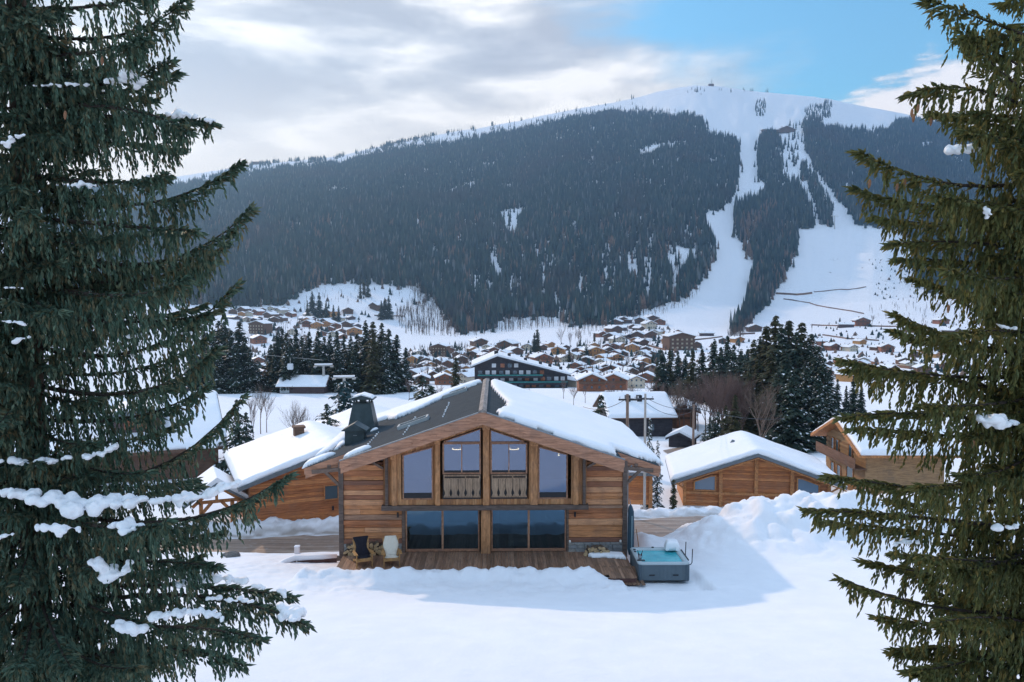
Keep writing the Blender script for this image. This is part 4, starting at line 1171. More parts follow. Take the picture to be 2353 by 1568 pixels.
def ring(ro, z): 
    pts = []
    for (cx_, cy_, a0) in ((ro - .16, ro - .16, 0), (-ro + .16, ro - .16, 90), (-ro + .16, -ro + .16, 180), (ro - .16, -ro + .16, 270)):
        for k in range(5): a = R(a0 + k * 22.5); pts.append((cx_ + .16 * math.cos(a), cy_ + .16 * math.sin(a), z))
    return pts
R1 = [ring(T, hz - .10), ring(T + .02, hz - .04), ring(T - .02, hz), ring(T - .16, hz), ring(T - .22, hz - .05), ring(T - .26, hz - .22)]
n = len(R1[0]); mb.add([v for r_ in R1 for v in r_], [(k * n + j, k * n + (j + 1) % n, (k + 1) * n + (j + 1) % n, (k + 1) * n + j) for k in range(5) for j in range(n)])
mb.build('rim', M_TUBR, tub, smooth=True)
mb = MB(); mb.prism([(v[0], v[1]) for v in ring(T - .235, 0)], hz - .16, hz - .10, 'z'); mb.build('water', M_WATER, tub)
for x in (-.55, .55): mb = MB(); mb.box(x - .13, x + .13, -T + .008, -T + .02, .26, .33); mb.build('vent', M_DARK, tub, bevel=.005)
for x, y in ((-T + .14, .75), (-T + .12, .45), (-.1, T - .1)): mb = MB(); mb.tube([(x, y, hz - .004), (x, y, hz + .035)], .06, 12); mb.build('control_knob', M_DARK, tub)
for k, (x, y) in enumerate(((T + .10, .55), (T + .16, -.55))):
    mb = MB(); mb.tube([(x - .08, y, hz - .3), (x + .03, y, hz - .3), (x + .10, y, hz - .2), (x + .12, y, hz + .45)], .022, 8); mb.build('cover_lifter_arm', M_DARK, tub)
mb = MB(); mb.bar((T + .02, .7, hz + .02), (T + .12, -.45, hz - .12), .04, .05); mb.build('side_rail', M_DARK, tub)
o = snow_sheet('snow_lump', [(-.34, -.3), (.32, -.34), (.36, .28), (.1, .36), (-.32, .3)], lambda X, Y: 0 * X, .42, .04, .04, .16, 21, MS, waves=.1)
o.location = (7.02 + .80, 37.45 + .95, .61); tag(o, 'block of snow on the back right corner of the hot tub rim', 'snow block')
bk = thing('champagne_bucket', 'small steel bucket with two dark bottles on the left rim of the hot tub', 'bucket', (7.02 - 1.02, 37.45 - .72, .61))
mb = MB(); mb.tube([(0, 0, 0.0), (0, 0, .02), (0, 0, .03), (0, 0, .20), (0, 0, .22)], [.09, .09, .08, .11, .115], 14); mb.build('pail', simple('brushed_steel', (.55, .6, .63), .25, .9), bk)
for s in (-1, 1):
    b_ = MB(); b_.tube([(s * .03, 0, .12), (s * .06, 0, .26), (s * .085, 0, .33), (s * .12, 0, .44)], [.035, .035, .015, .015], 10)
    ob = b_.build('wine_bottle', M_DARK); ob.location = bk.location; tag(ob, 'dark bottle leaning %s in the steel bucket on the hot tub' % ('left' if s < 0 else 'right'), 'bottle')
mb = MB(); mb.box(-.16, .2, -.14, -.02, 0.001, .03); ob = mb.build('serving_tray', M_DARK); ob.location = bk.location + Vector((.0, -.05, 0)); tag(ob, 'small black tray in front of the steel bucket on the hot tub rim', 'tray')

# closed parasol in its cover beside the corner post
pr = thing('parasol', 'tall closed parasol in a dark blue cover at the right corner of the chalet', 'parasol', (5.95, 39.35, -.3))
mb = MB(); mb.tube([(0, 0, .3), (0, 0, .6), (.01, 0, 1.6), (0, 0, 2.5), (-.02, 0, 2.75), (-.03, 0, 2.85)], [.10, .17, .17, .15, .09, .03], 10); mb.build('cover', simple('navy_cover', (0.022, 0.055, 0.085), 0.6, 0, .2, 3), pr)
mb = MB(); mb.tube([(0, 0, 0), (0, 0, .35)], .03, 8); mb.tube([(-.03, 0, 2.8), (-.07, 0, 3.15)], [.025, .015], 8); mb.build('pole', M_ZINC, pr)
mb = MB(); mb.tube([(0.02, -.165, .5), (0.03, -.17, 2.3)], .035, 6); mb.build('cover_strap', simple('pale_strap', (.16, .24, .28), .6), pr)
mb = MB(); a = CW(1462, 1216, 39.6); b = CW(1475, 1263, 39.3); b.z = gz(b.x, b.y) - .1; mb.tube([a, b], .022, 6); o = mb.build('wooden_stake', M_BEAM); tag(o, 'thin wooden stake leaning in the snow behind the hot tub', 'stake')

# --- left of the house: snow capped timber edge, stones and a small white post
tm = thing('timber_edging', 'low timber wall capped with snow left of the chalet', 'low wall', (0, 0, 0))
a = CW(683, 1287, 41.5); b = CW(774, 1280, 41.8); a.z = b.z = gz((a.x + b.x) / 2, 41.5) + .18
mb = MB(); mb.bar(a - Vector((0, 0, .12)), b - Vector((0, 0, .12)), .16, .26); mb.bar(a + Vector((-.8, -1.1, -.3)), a + Vector((-.09, 0, -.12)), .16, .26); mb.build('beam', M_DECKE, tm)
mb = MB(); up_ = Vector((0, 0, .10)); c_ = [a + Vector((-.95, -1.2, -.12)) + up_, a + Vector((-.5, -.55, .0)) + up_, a + Vector((-.12, -.05, .02)) + up_, a.lerp(b, .3) + up_, a.lerp(b, .65) + up_, b + up_]
mb.tube(c_, [.10, .17, .20, .16, .17, .12], 10, True, .8); mb.build('snow_cap', MS, tm, smooth=True)
for k, (px, row, s_) in enumerate(((535, 1279, .32), (521, 1277, .2), (768, 1288, .3), (757, 1283, .22))):
    p = ground_at(px, row); rr = np.random.default_rng(k + 70)
    me = bpy.data.meshes.new('stone'); import bmesh
    bm = bmesh.new(); bmesh.ops.create_icosphere(bm, subdivisions=3, radius=1.0)
    for v in bm.verts:
        f_ = 1 + .35 * float(fbm(np.array(v.co.x * 1.6 + k * 9), np.array(v.co.y * 1.6 + v.co.z * 1.3), k, 3)); v.co = v.co * f_; v.co.z *= .7
    bm.to_mesh(me); bm.free(); me.materials.append(simple('rock', (.13, .13, .13), .9, 0, .4, 5, .5))
    o = link_mesh('stone', me); o.location = Vector(p) + Vector((0, 0, s_ * .25)); o.scale = (s_ * 1.3, s_, s_)
    tag(o, ['dark rock showing through the snow beside the road, farthest left', 'small dark rock just left of the larger one beside the road', 'grey stone at the foot of the chalet left corner', 'smaller grey stone left of the corner stone'][k], 'stone')
p = ground_at(683, 1272); pb = thing('marker_post', 'short white post with snow cap at the road edge left of the chalet', 'post', p)
mb = MB(); mb.box(-.16, .16, -.12, .12, -.3, .42); mb.build('post_body', simple('white_paint', (.66, .62, .62), .6), pb, bevel=.02)
mb = MB(); mb.box(-.18, .18, -.14, .14, .421, .52); mb.build('snow_cap', MS, pb, bevel=.04)
# ================================================================== NEIGHBOURING HOUSES AND VILLAGE
M_CABIN = m_wood('larch_cladding', [(0.64, 0.26, 0.10), (0.54, 0.21, 0.085), (0.70, 0.31, 0.13), (0.45, 0.18, 0.08)], (1.4, 14, 20))
M_CABT = m_wood('orange_timber', [(0.62, 0.29, 0.11), (0.56, 0.25, 0.10)], (6, 6, 6))
M_OLDW = m_wood('old_brown_wood', [(0.25, 0.13, 0.08), (0.19, 0.105, 0.07), (0.29, 0.16, 0.10)], (1, 8, 8))
M_DKW = m_wood('dark_hotel_wood', [(0.035, 0.035, 0.045), (0.05, 0.045, 0.055)], (1, 4, 4))
M_PURP = m_wood('purple_brown_wood', [(0.16, 0.10, 0.11), (0.13, 0.085, 0.09)], (1, 6, 6))
M_SUNTINT = m_wood('sun_tinted_wood', [(0.72, 0.40, 0.16), (0.64, 0.33, 0.12)], (1, 3, 3))  # warm sunlight on village facades, put into the wood colour
M_RUST = m_wood('rust_wood', [(0.48, 0.19, 0.10), (0.40, 0.16, 0.09)], (1, 3, 3))
M_CREAM = simple('cream_render', (0.55, 0.48, 0.38), 0.85, 0, 0.1, 1)
M_GREY = simple('grey_fascia', (0.13, 0.155, 0.175), 0.6, 0, 0.15, 3)
M_PANE = simple('dark_pane', (0.05, 0.09, 0.12), 0.12, 0, 0, 1, 0, 0.7)
M_WHITE = simple('pale_curtain', (0.6, 0.62, 0.66), 0.7)
M_GREEN = simple('green_rail', (0.03, 0.20, 0.19), 0.6)

def gable_parts(t, W, L, eh, slope, oh, wall, fascia, windows=(), balcony=None, snow=0.35, boards=False, seed=0, far=False, base=-2.0, snowres=.14, chimney=True):
    """gable faces local -Y, ridge along Y; eh = eave height of the wall line"""
    ah = eh + slope * W / 2
    mb = MB()
    if boards:
        z = base; r = random.Random(seed)
        while z < ah - .02:
            h = r.uniform(.15, .3); zc = z + h; xw = W / 2 if zc < eh else (ah - zc) / slope
            if xw < .1: break
            mb.box(-xw, xw, -.03 - r.choice([0, .02, .05]), .10, z + .006, zc - .004); z += h
        mb.prism([(-W / 2, base), (W / 2, base), (W / 2, eh), (0, ah), (-W / 2, eh)], .1, L)
    else:
        mb.prism([(-W / 2, base), (W / 2, base), (W / 2, eh), (0, ah), (-W / 2, eh)], 0, L)
    mb.build('wall', wall, t)
    rz_ = ah + .12
    mb = MB()
    for s in (-1, 1):
        mb.prism([(0, rz_), (s * (W / 2 + oh), rz_ - slope * (W / 2 + oh)), (s * (W / 2 + oh), rz_ - slope * (W / 2 + oh) - .30), (0, rz_ - .30)], -oh, L + oh)
    rf_ = mb.build('roof', fascia, t)
    if snow:
        if far:
            mb = MB()
            for s in (-1, 1):
                a = W / 2 + oh
                mb.prism([(0, rz_ + .01), (s * a, rz_ - slope * a + .01), (s * (a + .05), rz_ - slope * a + snow * .6), (s * (a - .3), rz_ - slope * (a - .3) + snow), (0, rz_ + snow * 1.05)], -oh + .12, L + oh)
            mb.build('roof_snow', MS_ROOF, rf_)
        else:
            a = W / 2 + oh
            snow_sheet('roof_snow', [(-a - .05, -oh + .12), (a + .05, -oh + .12), (a + .05, L + oh), (-a - .05, L + oh)], lambda X, Y: rz_ - slope * np.sqrt(X * X + .12), snow, snowres, .05, .4, seed, parent=rf_, waves=.25)
    for w_ in windows:
        face, a, z, w, h = w_[:5]; m1 = w_[5] if len(w_) > 5 else M_PANE
        mb = MB()
        f = .07
        if face == 'f':
            g = lambda x0, x1, z0, z1, d0, d1: mb.box(x0, x1, d0, d1, z0, z1)
            d0, d1, dp = -.16, .02, -.11
        elif face == 'r':
            g = lambda x0, x1, z0, z1, d0, d1: mb.box(d0, d1, x0, x1, z0, z1)
            d0, d1, dp = W / 2 - .02, W / 2 + .12, W / 2 + .04
        else:
            g = lambda x0, x1, z0, z1, d0, d1: mb.box(d0, d1, x0, x1, z0, z1)
            d0, d1, dp = -W / 2 - .12, -W / 2 + .02, -W / 2 - .04
        g(a, a + w, z, z + f, d0, d1); g(a, a + w, z + h - f, z + h, d0, d1); g(a, a + f, z + f, z + h - f, d0, d1); g(a + w - f, a + w, z + f, z + h - f, d0, d1)
        fr = mb.build('window', wall if far else M_CABT, t)
        mb = MB(); 
        lo, hi = (dp, dp + .02) if face != 'l' else (dp - .02, dp)
        g(a + f, a + w - f, z + f, z + h - f, lo, hi); mb.build('pane', m1, fr)
    if balcony:
        z, y0 = balcony; mb = MB()
        mb.box(-W / 2 - .1, W / 2 + .1, -y0, 0, z - .12, z); mb.box(-W / 2 - .1, W / 2 + .1, -y0 - .06, -y0, z, z + .95)
        mb.build('balcony', fascia if far else M_OLDW, t)
    if chimney:
        cw = .8 if W > 11.9 else .6
        mb = MB(); mb.box(-W * .16, -W * .16 + cw, L * .6, L * .6 + cw, ah - slope * W * .2, ah + .55); mb.box(-W * .16 - .1, -W * .16 + cw + .1, L * .6 - .1, L * .6 + cw + .1, ah + .55, ah + .72); mb.build('chimney', M_OLDW, rf_)
    return ah

# right hand cabin
q = Pv(1744, 1160, 70); cab = thing('cabin', 'low larch cabin with a snow roof and grey gable boards right of the hot tub', 'cabin', (q.x, 71, -6.3), R(-8))
gable_parts(cab, 12.8, 8.5, 3.05, .36, 1.15, M_CABIN, M_GREY, (), None, .45, True, 5, snowres=.16, chimney=False)
for x0, x1, x2, zt in ((-5.6, -3.9, -3.4, 1.0), (3.4, 3.9, 5.6, 1.0)):
    mb = MB()
    if x0 < 0: pts = [(-5.5, 1.75), (-3.5, 1.75), (-3.5, 3.25), (-4.0, 3.2), (-5.5, 2.65)]
    else: pts = [(3.5, 1.75), (5.5, 1.75), (5.5, 2.65), (4.0, 3.2), (3.5, 3.25)]
    f_, inn = frame_poly(pts, .12, -.20, .02); fr = f_.build('window', M_CABT, cab)
    g = MB(); g.prism(inn, -.13, -.11); g.build('pane', simple('cabin_pane', (.10, .17, .25), .1, 0, 0, 1, 0, .8), fr)
for x in (-3.1, 0, 3.1):
    mb = MB(); mb.box(x - .16, x + .16, -.30, -.09, -2, 5.25 - .36 * abs(x) - .15); mb.build('timber_post', M_CABT, cab)
mb = MB(); mb.box(-6.4, 6.4, -.24, -.09, 1.48, 1.70); mb.build('timber_rail', M_CABT, cab)
for s in (-1, 1):
    mb = MB(); mb.bar((s * 6.3, -.1, 1.9), (s * 7.3, -.6, 2.7), .16, .16); mb.box(s * 6.3 - .14, s * 6.3 + .14, -.2, .08, -2, 3.0); mb.build('eave_brace', M_CABT, cab)
    mb = MB(); mb.prism([(0, 5.10), (s * 7.5, 5.10 - .36 * 7.5), (s * 7.5, 5.02 - .36 * 7.5), (0, 5.02)], -1.18, -1.0); mb.build('verge_trim', M_CABT, cab)
mb = MB(); mb.tube([(-1.6, 5.2, 4.9), (-1.3, 5.0, 5.5)], .22, 10); mb.box(-.4, .2, 5.2, 5.9, 4.9, 5.65); mb.build('roof_vent', M_GREY, cab)

# carport between the chalet and the cabin
cp = thing('carport', 'small open orange timber carport between the chalet and the low cabin', 'carport', Pv(1462, 1160, 67), R(-5))
for x in (-1.2, 1.2):
    for y in (0, 4): mb = MB(); mb.box(x - .15, x + .15, y - .15, y + .15, -.3, 2.6); mb.build('post', M_CABT, cp)
mb = MB(); z = 0.0
while z < 2.4: mb.box(-1.05, 1.05, .0, .10, z + .01, z + .2); z += .21
mb.build('wall', M_CABIN, cp)
mb = MB(); mb.box(-1.8, 1.8, -.6, 4.6, 2.6, 2.8); mb.bar((1.3, -.1, 1.7), (2.2, -.1, 2.6), .14, .14); r_ = mb.build('roof', M_GREY, cp)
mb = MB(); mb.box(-1.75, 1.75, -.55, 4.55, 2.801, 3.15); mb.build('roof_snow', MS_ROOF, r_, bevel=.12)

# left neighbour: gable wall turned to the right, timber porch on its left
nb = thing('chalet', 'reddish larch chalet with a thick snow roof left of the road bend', 'chalet', (-13.5, 60.5, -5.5), R(24))
gable_parts(nb, 12.6, 11.5, 4.9, .33, .9, M_CABIN, M_GREY, [('f', -.95, 3.0, 1.1, 1.15), ('f', -.9, -.2, .75, 1.9, M_CABT), ('f', -.12, -.2, .45, 1.9), ('f', .75, -.2, 3.4, .9, M_WHITE)], None, .42, True, 9, snowres=.16)
mb = MB(); mb.box(-6.35, 6.35, -.14, .02, -2, -.35); mb.build('stone_base', M_STONE, nb)
mb = MB(); mb.tube([(-.3, -.18, 2.2), (-.3, -.18, 2.5)], .08, 8); mb.build('wall_lamp', M_DARK, nb)
for sx in (-1, 1): mb = MB(); mb.box(sx * 6.2 - .13, sx * 6.2 + .13, -.16, .02, -.3, 3.9); mb.build('corner_post', M_CABT, nb)
pc = MB()
for x in (-9.6, -7.4): pc.box(x - .14, x + .14, 2.0, 2.28, -1, 3.2)
for a, b in (((-9.9, 2.1, 3.2), (-6.6, 2.1, 3.2)), ((-8.5, 2.1, 4.4), (-10.2, 2.1, 2.9)), ((-8.5, 2.1, 4.4), (-6.4, 2.1, 2.9)), ((-9.6, 2.1, 2.3), (-8.8, 2.1, 3.2)), ((-7.4, 2.1, 2.3), (-8.2, 2.1, 3.2)), ((-8.5, 2.1, 3.2), (-8.5, 2.1, 4.4))): pc.bar(a, b, .2, .22)
pc.build('porch_truss', M_CABT, nb)
mb = MB()
for s in (-1, 1): mb.prism([(-8.5, 4.75), (-8.5 + s * 2.4, 3.15), (-8.5 + s * 2.4, 2.98), (-8.5, 4.58)], 1.2, 6)
pr_ = mb.build('porch_roof', M_GREY, nb)
mb = MB()
for s in (-1, 1): mb.prism([(-8.5, 4.76), (-8.5 + s * 2.4, 3.16), (-8.5 + s * 2.35, 3.5), (-8.5, 5.15)], 1.35, 6)
mb.build('roof_snow', MS_ROOF, pr_)
mb = MB()
for i in range(9): mb.box(-9.7 + i * .5, -9.66 + i * .5, -.6, -.56, -.8, .3)
mb.box(-9.75, -5.6, -.62, -.54, .3, .36); mb.build('stair_railing', M_DARK, nb)

# large house with dormer at far left
bh = thing('chalet', 'big house with a broad snow roof and dormer behind the left foreground spruce', 'chalet', (-50.8, 79.5, -6.9), R(26))
BW, BL = 20.0, 19.0
mb = MB(); mb.prism([(0, -2), (BL, -2), (BL, 3.5), (BL / 2, 8.0), (0, 3.5)], 0, BW, 'x'); mb.build('wall', M_OLDW, bh)
mb = MB(); mb.prism([(-1.1, 3.44), (BL / 2, 8.4), (BL + 1.1, 3.44), (BL + 1.1, 3.15), (BL / 2, 8.1), (-1.1, 3.15)], -.9, BW + .9, 'x'); br_ = mb.build('roof', M_OLDW, bh)
o = snow_sheet('roof_snow', [(-.9, -1.1), (BW + .9, -1.1), (BW + .9, BL + 1.1), (-.9, BL + 1.1)], lambda X, Y: 8.42 - .468 * np.sqrt((Y - BL / 2) ** 2 + .2), .42, .2, .06, .4, 31, parent=br_, waves=.2)
mb = MB(); mb.box(9.6, 14.2, 1.8, 8.0, 4.6, 6.95); dm = mb.build('dormer', M_PURP, bh)
mb = MB(); mb.prism([(8.7, 6.85), (15.1, 6.85), (13.9, 7.6), (9.9, 7.6)], .9, 8.2); mb.build('dormer_roof', M_GREY, dm)
mb = MB(); mb.prism([(8.72, 7.0), (15.08, 7.0), (14.4, 7.6), (13.4, 8.05), (10.4, 8.05), (9.4, 7.6)], .95, 8.4); mb.build('dormer_snow', MS_ROOF, dm, bevel=.1)
for x in (10.6, 11.9): mb = MB(); mb.box(x, x + .9, 1.72, 1.82, 5.6, 6.6); mb.build('dormer_window', M_RUST, dm)
mb = MB(); mb.box(16.6, 17.6, 9, 10, 7.2, 9.1); mb.build('chimney', M_DARK, br_)

# further houses placed by where their eaves stand
def plant(px, row, D): 
    p = P(px, row, D); return Vector((float(p[0]), float(D), gz(float(p[0]), D)))
def side_house(name, label, px, D, L, W, eh, slope, wall, rot, seed, snow=.4, cat='house', win=()):
    """ridge runs across the picture"""
    p = plant(px, 900, D); t = thing(name, label, cat, p, rot)
    mb = MB(); mb.prism([(0, -2), (W, -2), (W, eh), (W / 2, eh + slope * W / 2), (0, eh)], -L / 2, L / 2, 'x'); mb.build('wall', wall, t)
    a = W / 2 + .8; rz_ = eh + slope * W / 2 + .15
    mb = MB(); mb.prism([(W / 2 - a, rz_ - slope * a), (W / 2, rz_), (W / 2 + a, rz_ - slope * a), (W / 2 + a, rz_ - slope * a - .22), (W / 2, rz_ - .22), (W / 2 - a, rz_ - slope * a - .22)], -L / 2 - .7, L / 2 + .7, 'x'); r_ = mb.build('roof', M_OLDW, t)
    snow_sheet('roof_snow', [(-L / 2 - .7, W / 2 - a), (L / 2 + .7, W / 2 - a), (L / 2 + .7, W / 2 + a), (-L / 2 - .7, W / 2 + a)], lambda X, Y: rz_ + .01 - slope * np.sqrt((Y - W / 2) ** 2 + .1), snow, .22, .05, .4, seed, parent=r_, waves=.2)
    for x, z, w, h in win:
        mb = MB(); mb.box(x, x + w, -.08, .02, z, z + h); mb.build('window', M_PANE, t)
    return t
barn = side_house('barn', 'long low barn with a white snow roof and purple brown walls in the left field', 693, 205, 11.6, 7, 2.2, .55, M_PURP, R(-1), 41, cat='barn')
mb = MB(); mb.box(-5.6, -3.2, -.06, -.01, .2, 2.0); mb.build('open_bay', M_WHITE, barn)
h2 = side_house('house', 'house with a wide blank snow roof behind the two utility poles', 1476, 128, 10.0, 13, 3.4, .42, M_DKW, R(4), 42, win=((-3, 1, 1, 1), (1, 1, 1, 1)))
for px_, row_ in ((1443, 921), (1467, 930)): 
    mb = MB(); mb.box(-2 + (px_ - 1443) * .08, -1.2 + (px_ - 1443) * .08, 3.2, 4.2, 4.8, 6.3); mb.build('chimney', M_DARK, h2)
h3 = thing('garage', 'dark wooden garage with a red gable door right of the blank snow roof', 'garage', plant(1572, 965, 138), R(-10)); gable_parts(h3, 4.2, 7, 3.2, .45, .7, M_OLDW, M_OLDW, [('f', -1.3, .2, 2.6, 1.5, M_RUST), ('f', -1.3, 2.0, 2.6, .9, M_RUST)], None, .35, False, 43, far=True, chimney=False)
h4 = thing('shed', 'little shed with a snow cap beside the lane', 'shed', plant(1562, 985, 115), R(-25)); gable_parts(h4, 3.2, 4, 1.4, .45, .4, M_DKW, M_DKW, (), None, .4, False, 44, far=True, chimney=False)
h5 = thing('chalet', 'honey coloured balconied chalet peeping out behind the right foreground spruce', 'chalet', (34.0, 80.5, -6.6), R(-90))
gable_parts(h5, 9.6, 7.5, 5.2, .42, 1.3, m_wood('honey_wood', [(0.38, 0.23, 0.12), (0.32, 0.18, 0.09), (0.44, .27, .14)], (12, 1.2, 20)), M_CABT, [('f', -3.4, 3.6, .8, 1.3), ('f', -2.2, 3.6, .8, 1.3), ('f', -3.4, .8, 1.0, 1.5), ('f', -1.8, .8, 1.0, 1.5), ('f', .6, .8, 1.6, 1.9), ('f', 1, 3.6, .9, 1.4), ('f', -1.0, 6.2, 1.2, 1.0)], (3.2, 1.1), .4, True, 45, snowres=.18)
h6 = thing('house', 'white roofed house right behind the dark chimney of the main chalet', 'house', plant(872, 950, 84), R(16)); gable_parts(h6, 11, 12, 4.6, .34, .9, M_OLDW, M_OLDW, (('f', -2, 2, 1, 1),), None, .5, False, 46, snowres=.2)

# the big dark hotel behind the ridge
ht = thing('hotel', 'big dark timber hotel with green balconies behind the chalet ridge', 'hotel', plant(1143, 900, 285) + Vector((0, 0, -1)), R(3))
zt = 12.3
px2x = lambda px: (px - 1143) / FOC * 285
xa, xb = px2x(1091), px2x(1305)
mb = MB(); sl1, sl2 = .40, .26
mb.prism([(xa, -4), (xb, -4), (xb, zt - sl2 * xb), (0, zt), (xa, zt + sl1 * xa)], 0, 20); mb.build('wall', M_DKW, ht)
mb = MB(); xa2, xb2 = xa - 1.2, xb + 1.2
mb.prism([(0, zt + .5), (xb2, zt + .5 - sl2 * xb2), (xb2, zt - sl2 * xb2), (0, zt)], -1.6, 21); mb.prism([(0, zt + .5), (xa2, zt + .5 + sl1 * xa2), (xa2, zt + sl1 * xa2), (0, zt)], -1.6, 21); hr = mb.build('roof', M_DKW, ht)
mb = MB(); mb.prism([(0, zt + .51), (xb2, zt + .51 - sl2 * xb2), (xb2 - .2, zt + 1.2 - sl2 * xb2), (0, zt + 1.3)], -1.3, 21); mb.prism([(0, zt + .51), (xa2, zt + .51 + sl1 * xa2), (xa2 + .2, zt + 1.2 + sl1 * xa2), (0, zt + 1.3)], -1.3, 21); mb.build('roof_snow', MS_ROOF, hr)
for x in (4, 10, 15.5, 19, 23): mb = MB(); mb.box(x, x + 1.1, 6, 7, zt - sl2 * x, zt - sl2 * x + 2.0); mb.build('chimney', M_DARK, hr)
mb = MB(); mb.box(-1.0, .4, 3, 4.2, zt, zt + 2.2); mb.build('chimney', M_DARK, hr)
rg2 = random.Random(4)
for k, z in enumerate((8.7, 6.2, 3.9, 1.5, -1.2)):
    x = xa + 1.2
    while x < xb - 1.6:
        if z + 1.5 < (zt - sl2 * x if x > 0 else zt + sl1 * x) - .3:
            mb = MB(); mb.box(x, x + 1.5, -.10, .02, z, z + 1.4); mb.build('window', rg2.choice([M_WHITE, M_PANE, M_WHITE, M_RUST, M_PANE]), ht)
        x += rg2.choice([2.3, 2.6, 3.1])
for z, a, b in ((5.2, xa + 1, xb - 9), (2.7, xa, xb), (0.3, xa, xb)):
    mb = MB(); mb.box(a, b, -1.5, 0, z - .2, z); mb.box(a, b, -1.6, -1.5, z, z + 1.0); mb.build('balcony', M_DKW, ht)
    mb = MB(); mb.box(a, b, -1.68, -1.601, z + .62, z + 1.05); mb.build('balcony_rail', M_GREEN, ht)

# village chalets: six kinds built once, then copied
KINDS = []
def kind(nm, cat, W, L, eh, sl, wall, fas, wins, bal, oh=1.0, sn=.55):
    t = thing(nm, 'x', cat); gable_parts(t, W, L, eh, sl, oh, wall, fas, wins, bal, sn, False, len(KINDS), far=True, base=-3.5); KINDS.append(t); return t
w2 = lambda zs, xs, w=1.1, h=1.2, m=M_PANE: [('f', x, z, w, h, m) for z in zs for x in xs]
kind('village_chalet', 'chalet', 11, 13, 4.6, .42, M_OLDW, M_OLDW, w2((1.0, 4.2), (-3.8, -.6, 2.6)), (3.2, 1.3))
kind('village_chalet', 'chalet', 12, 14, 5.2, .40, M_SUNTINT, M_CABT, w2((1.2, 4.4), (-4, -1.2, 2.9)), (3.4, 1.3))
kind('village_chalet', 'chalet', 12, 12, 5.0, .40, M_RUST, M_OLDW, w2((1.2, 4.4), (-4, -.6, 2.9)) + [('r', 3, 3.6, 1.2, 1.2)], (3.4, 1.3))
kind('village_chalet', 'chalet', 10, 12, 4.6, .42, M_CREAM, M_OLDW, w2((1.0, 3.9), (-3.2, -.5, 2.2)), None)
kind('apartment_block', 'apartment block', 17, 15, 10.5, .30, M_OLDW, M_OLDW, w2((1.2, 4.2, 7.2), (-7, -3.8, -.6, 2.6, 5.8), 1.5, 1.5, M_CREAM), (3.4, 1.2))
kind('flat_barn', 'barn', 9, 16, 3.0, .36, M_PURP, M_OLDW, (), None, .8)
for t in KINDS[4:5]:
    for z in (6.4, 9.4):
        mb = MB(); mb.box(-8.6, 8.6, -1.2, 0, z - .15, z); mb.box(-8.6, 8.6, -1.3, -1.2, z, z + .95); mb.build('balcony', M_OLDW, t)
SIZE = [13, 14, 14, 12, 19, 11]
COLN = ['dark brown chalet', 'sunlit golden chalet', 'rust red chalet', 'cream walled chalet', 'tall balconied block', 'low purple barn']
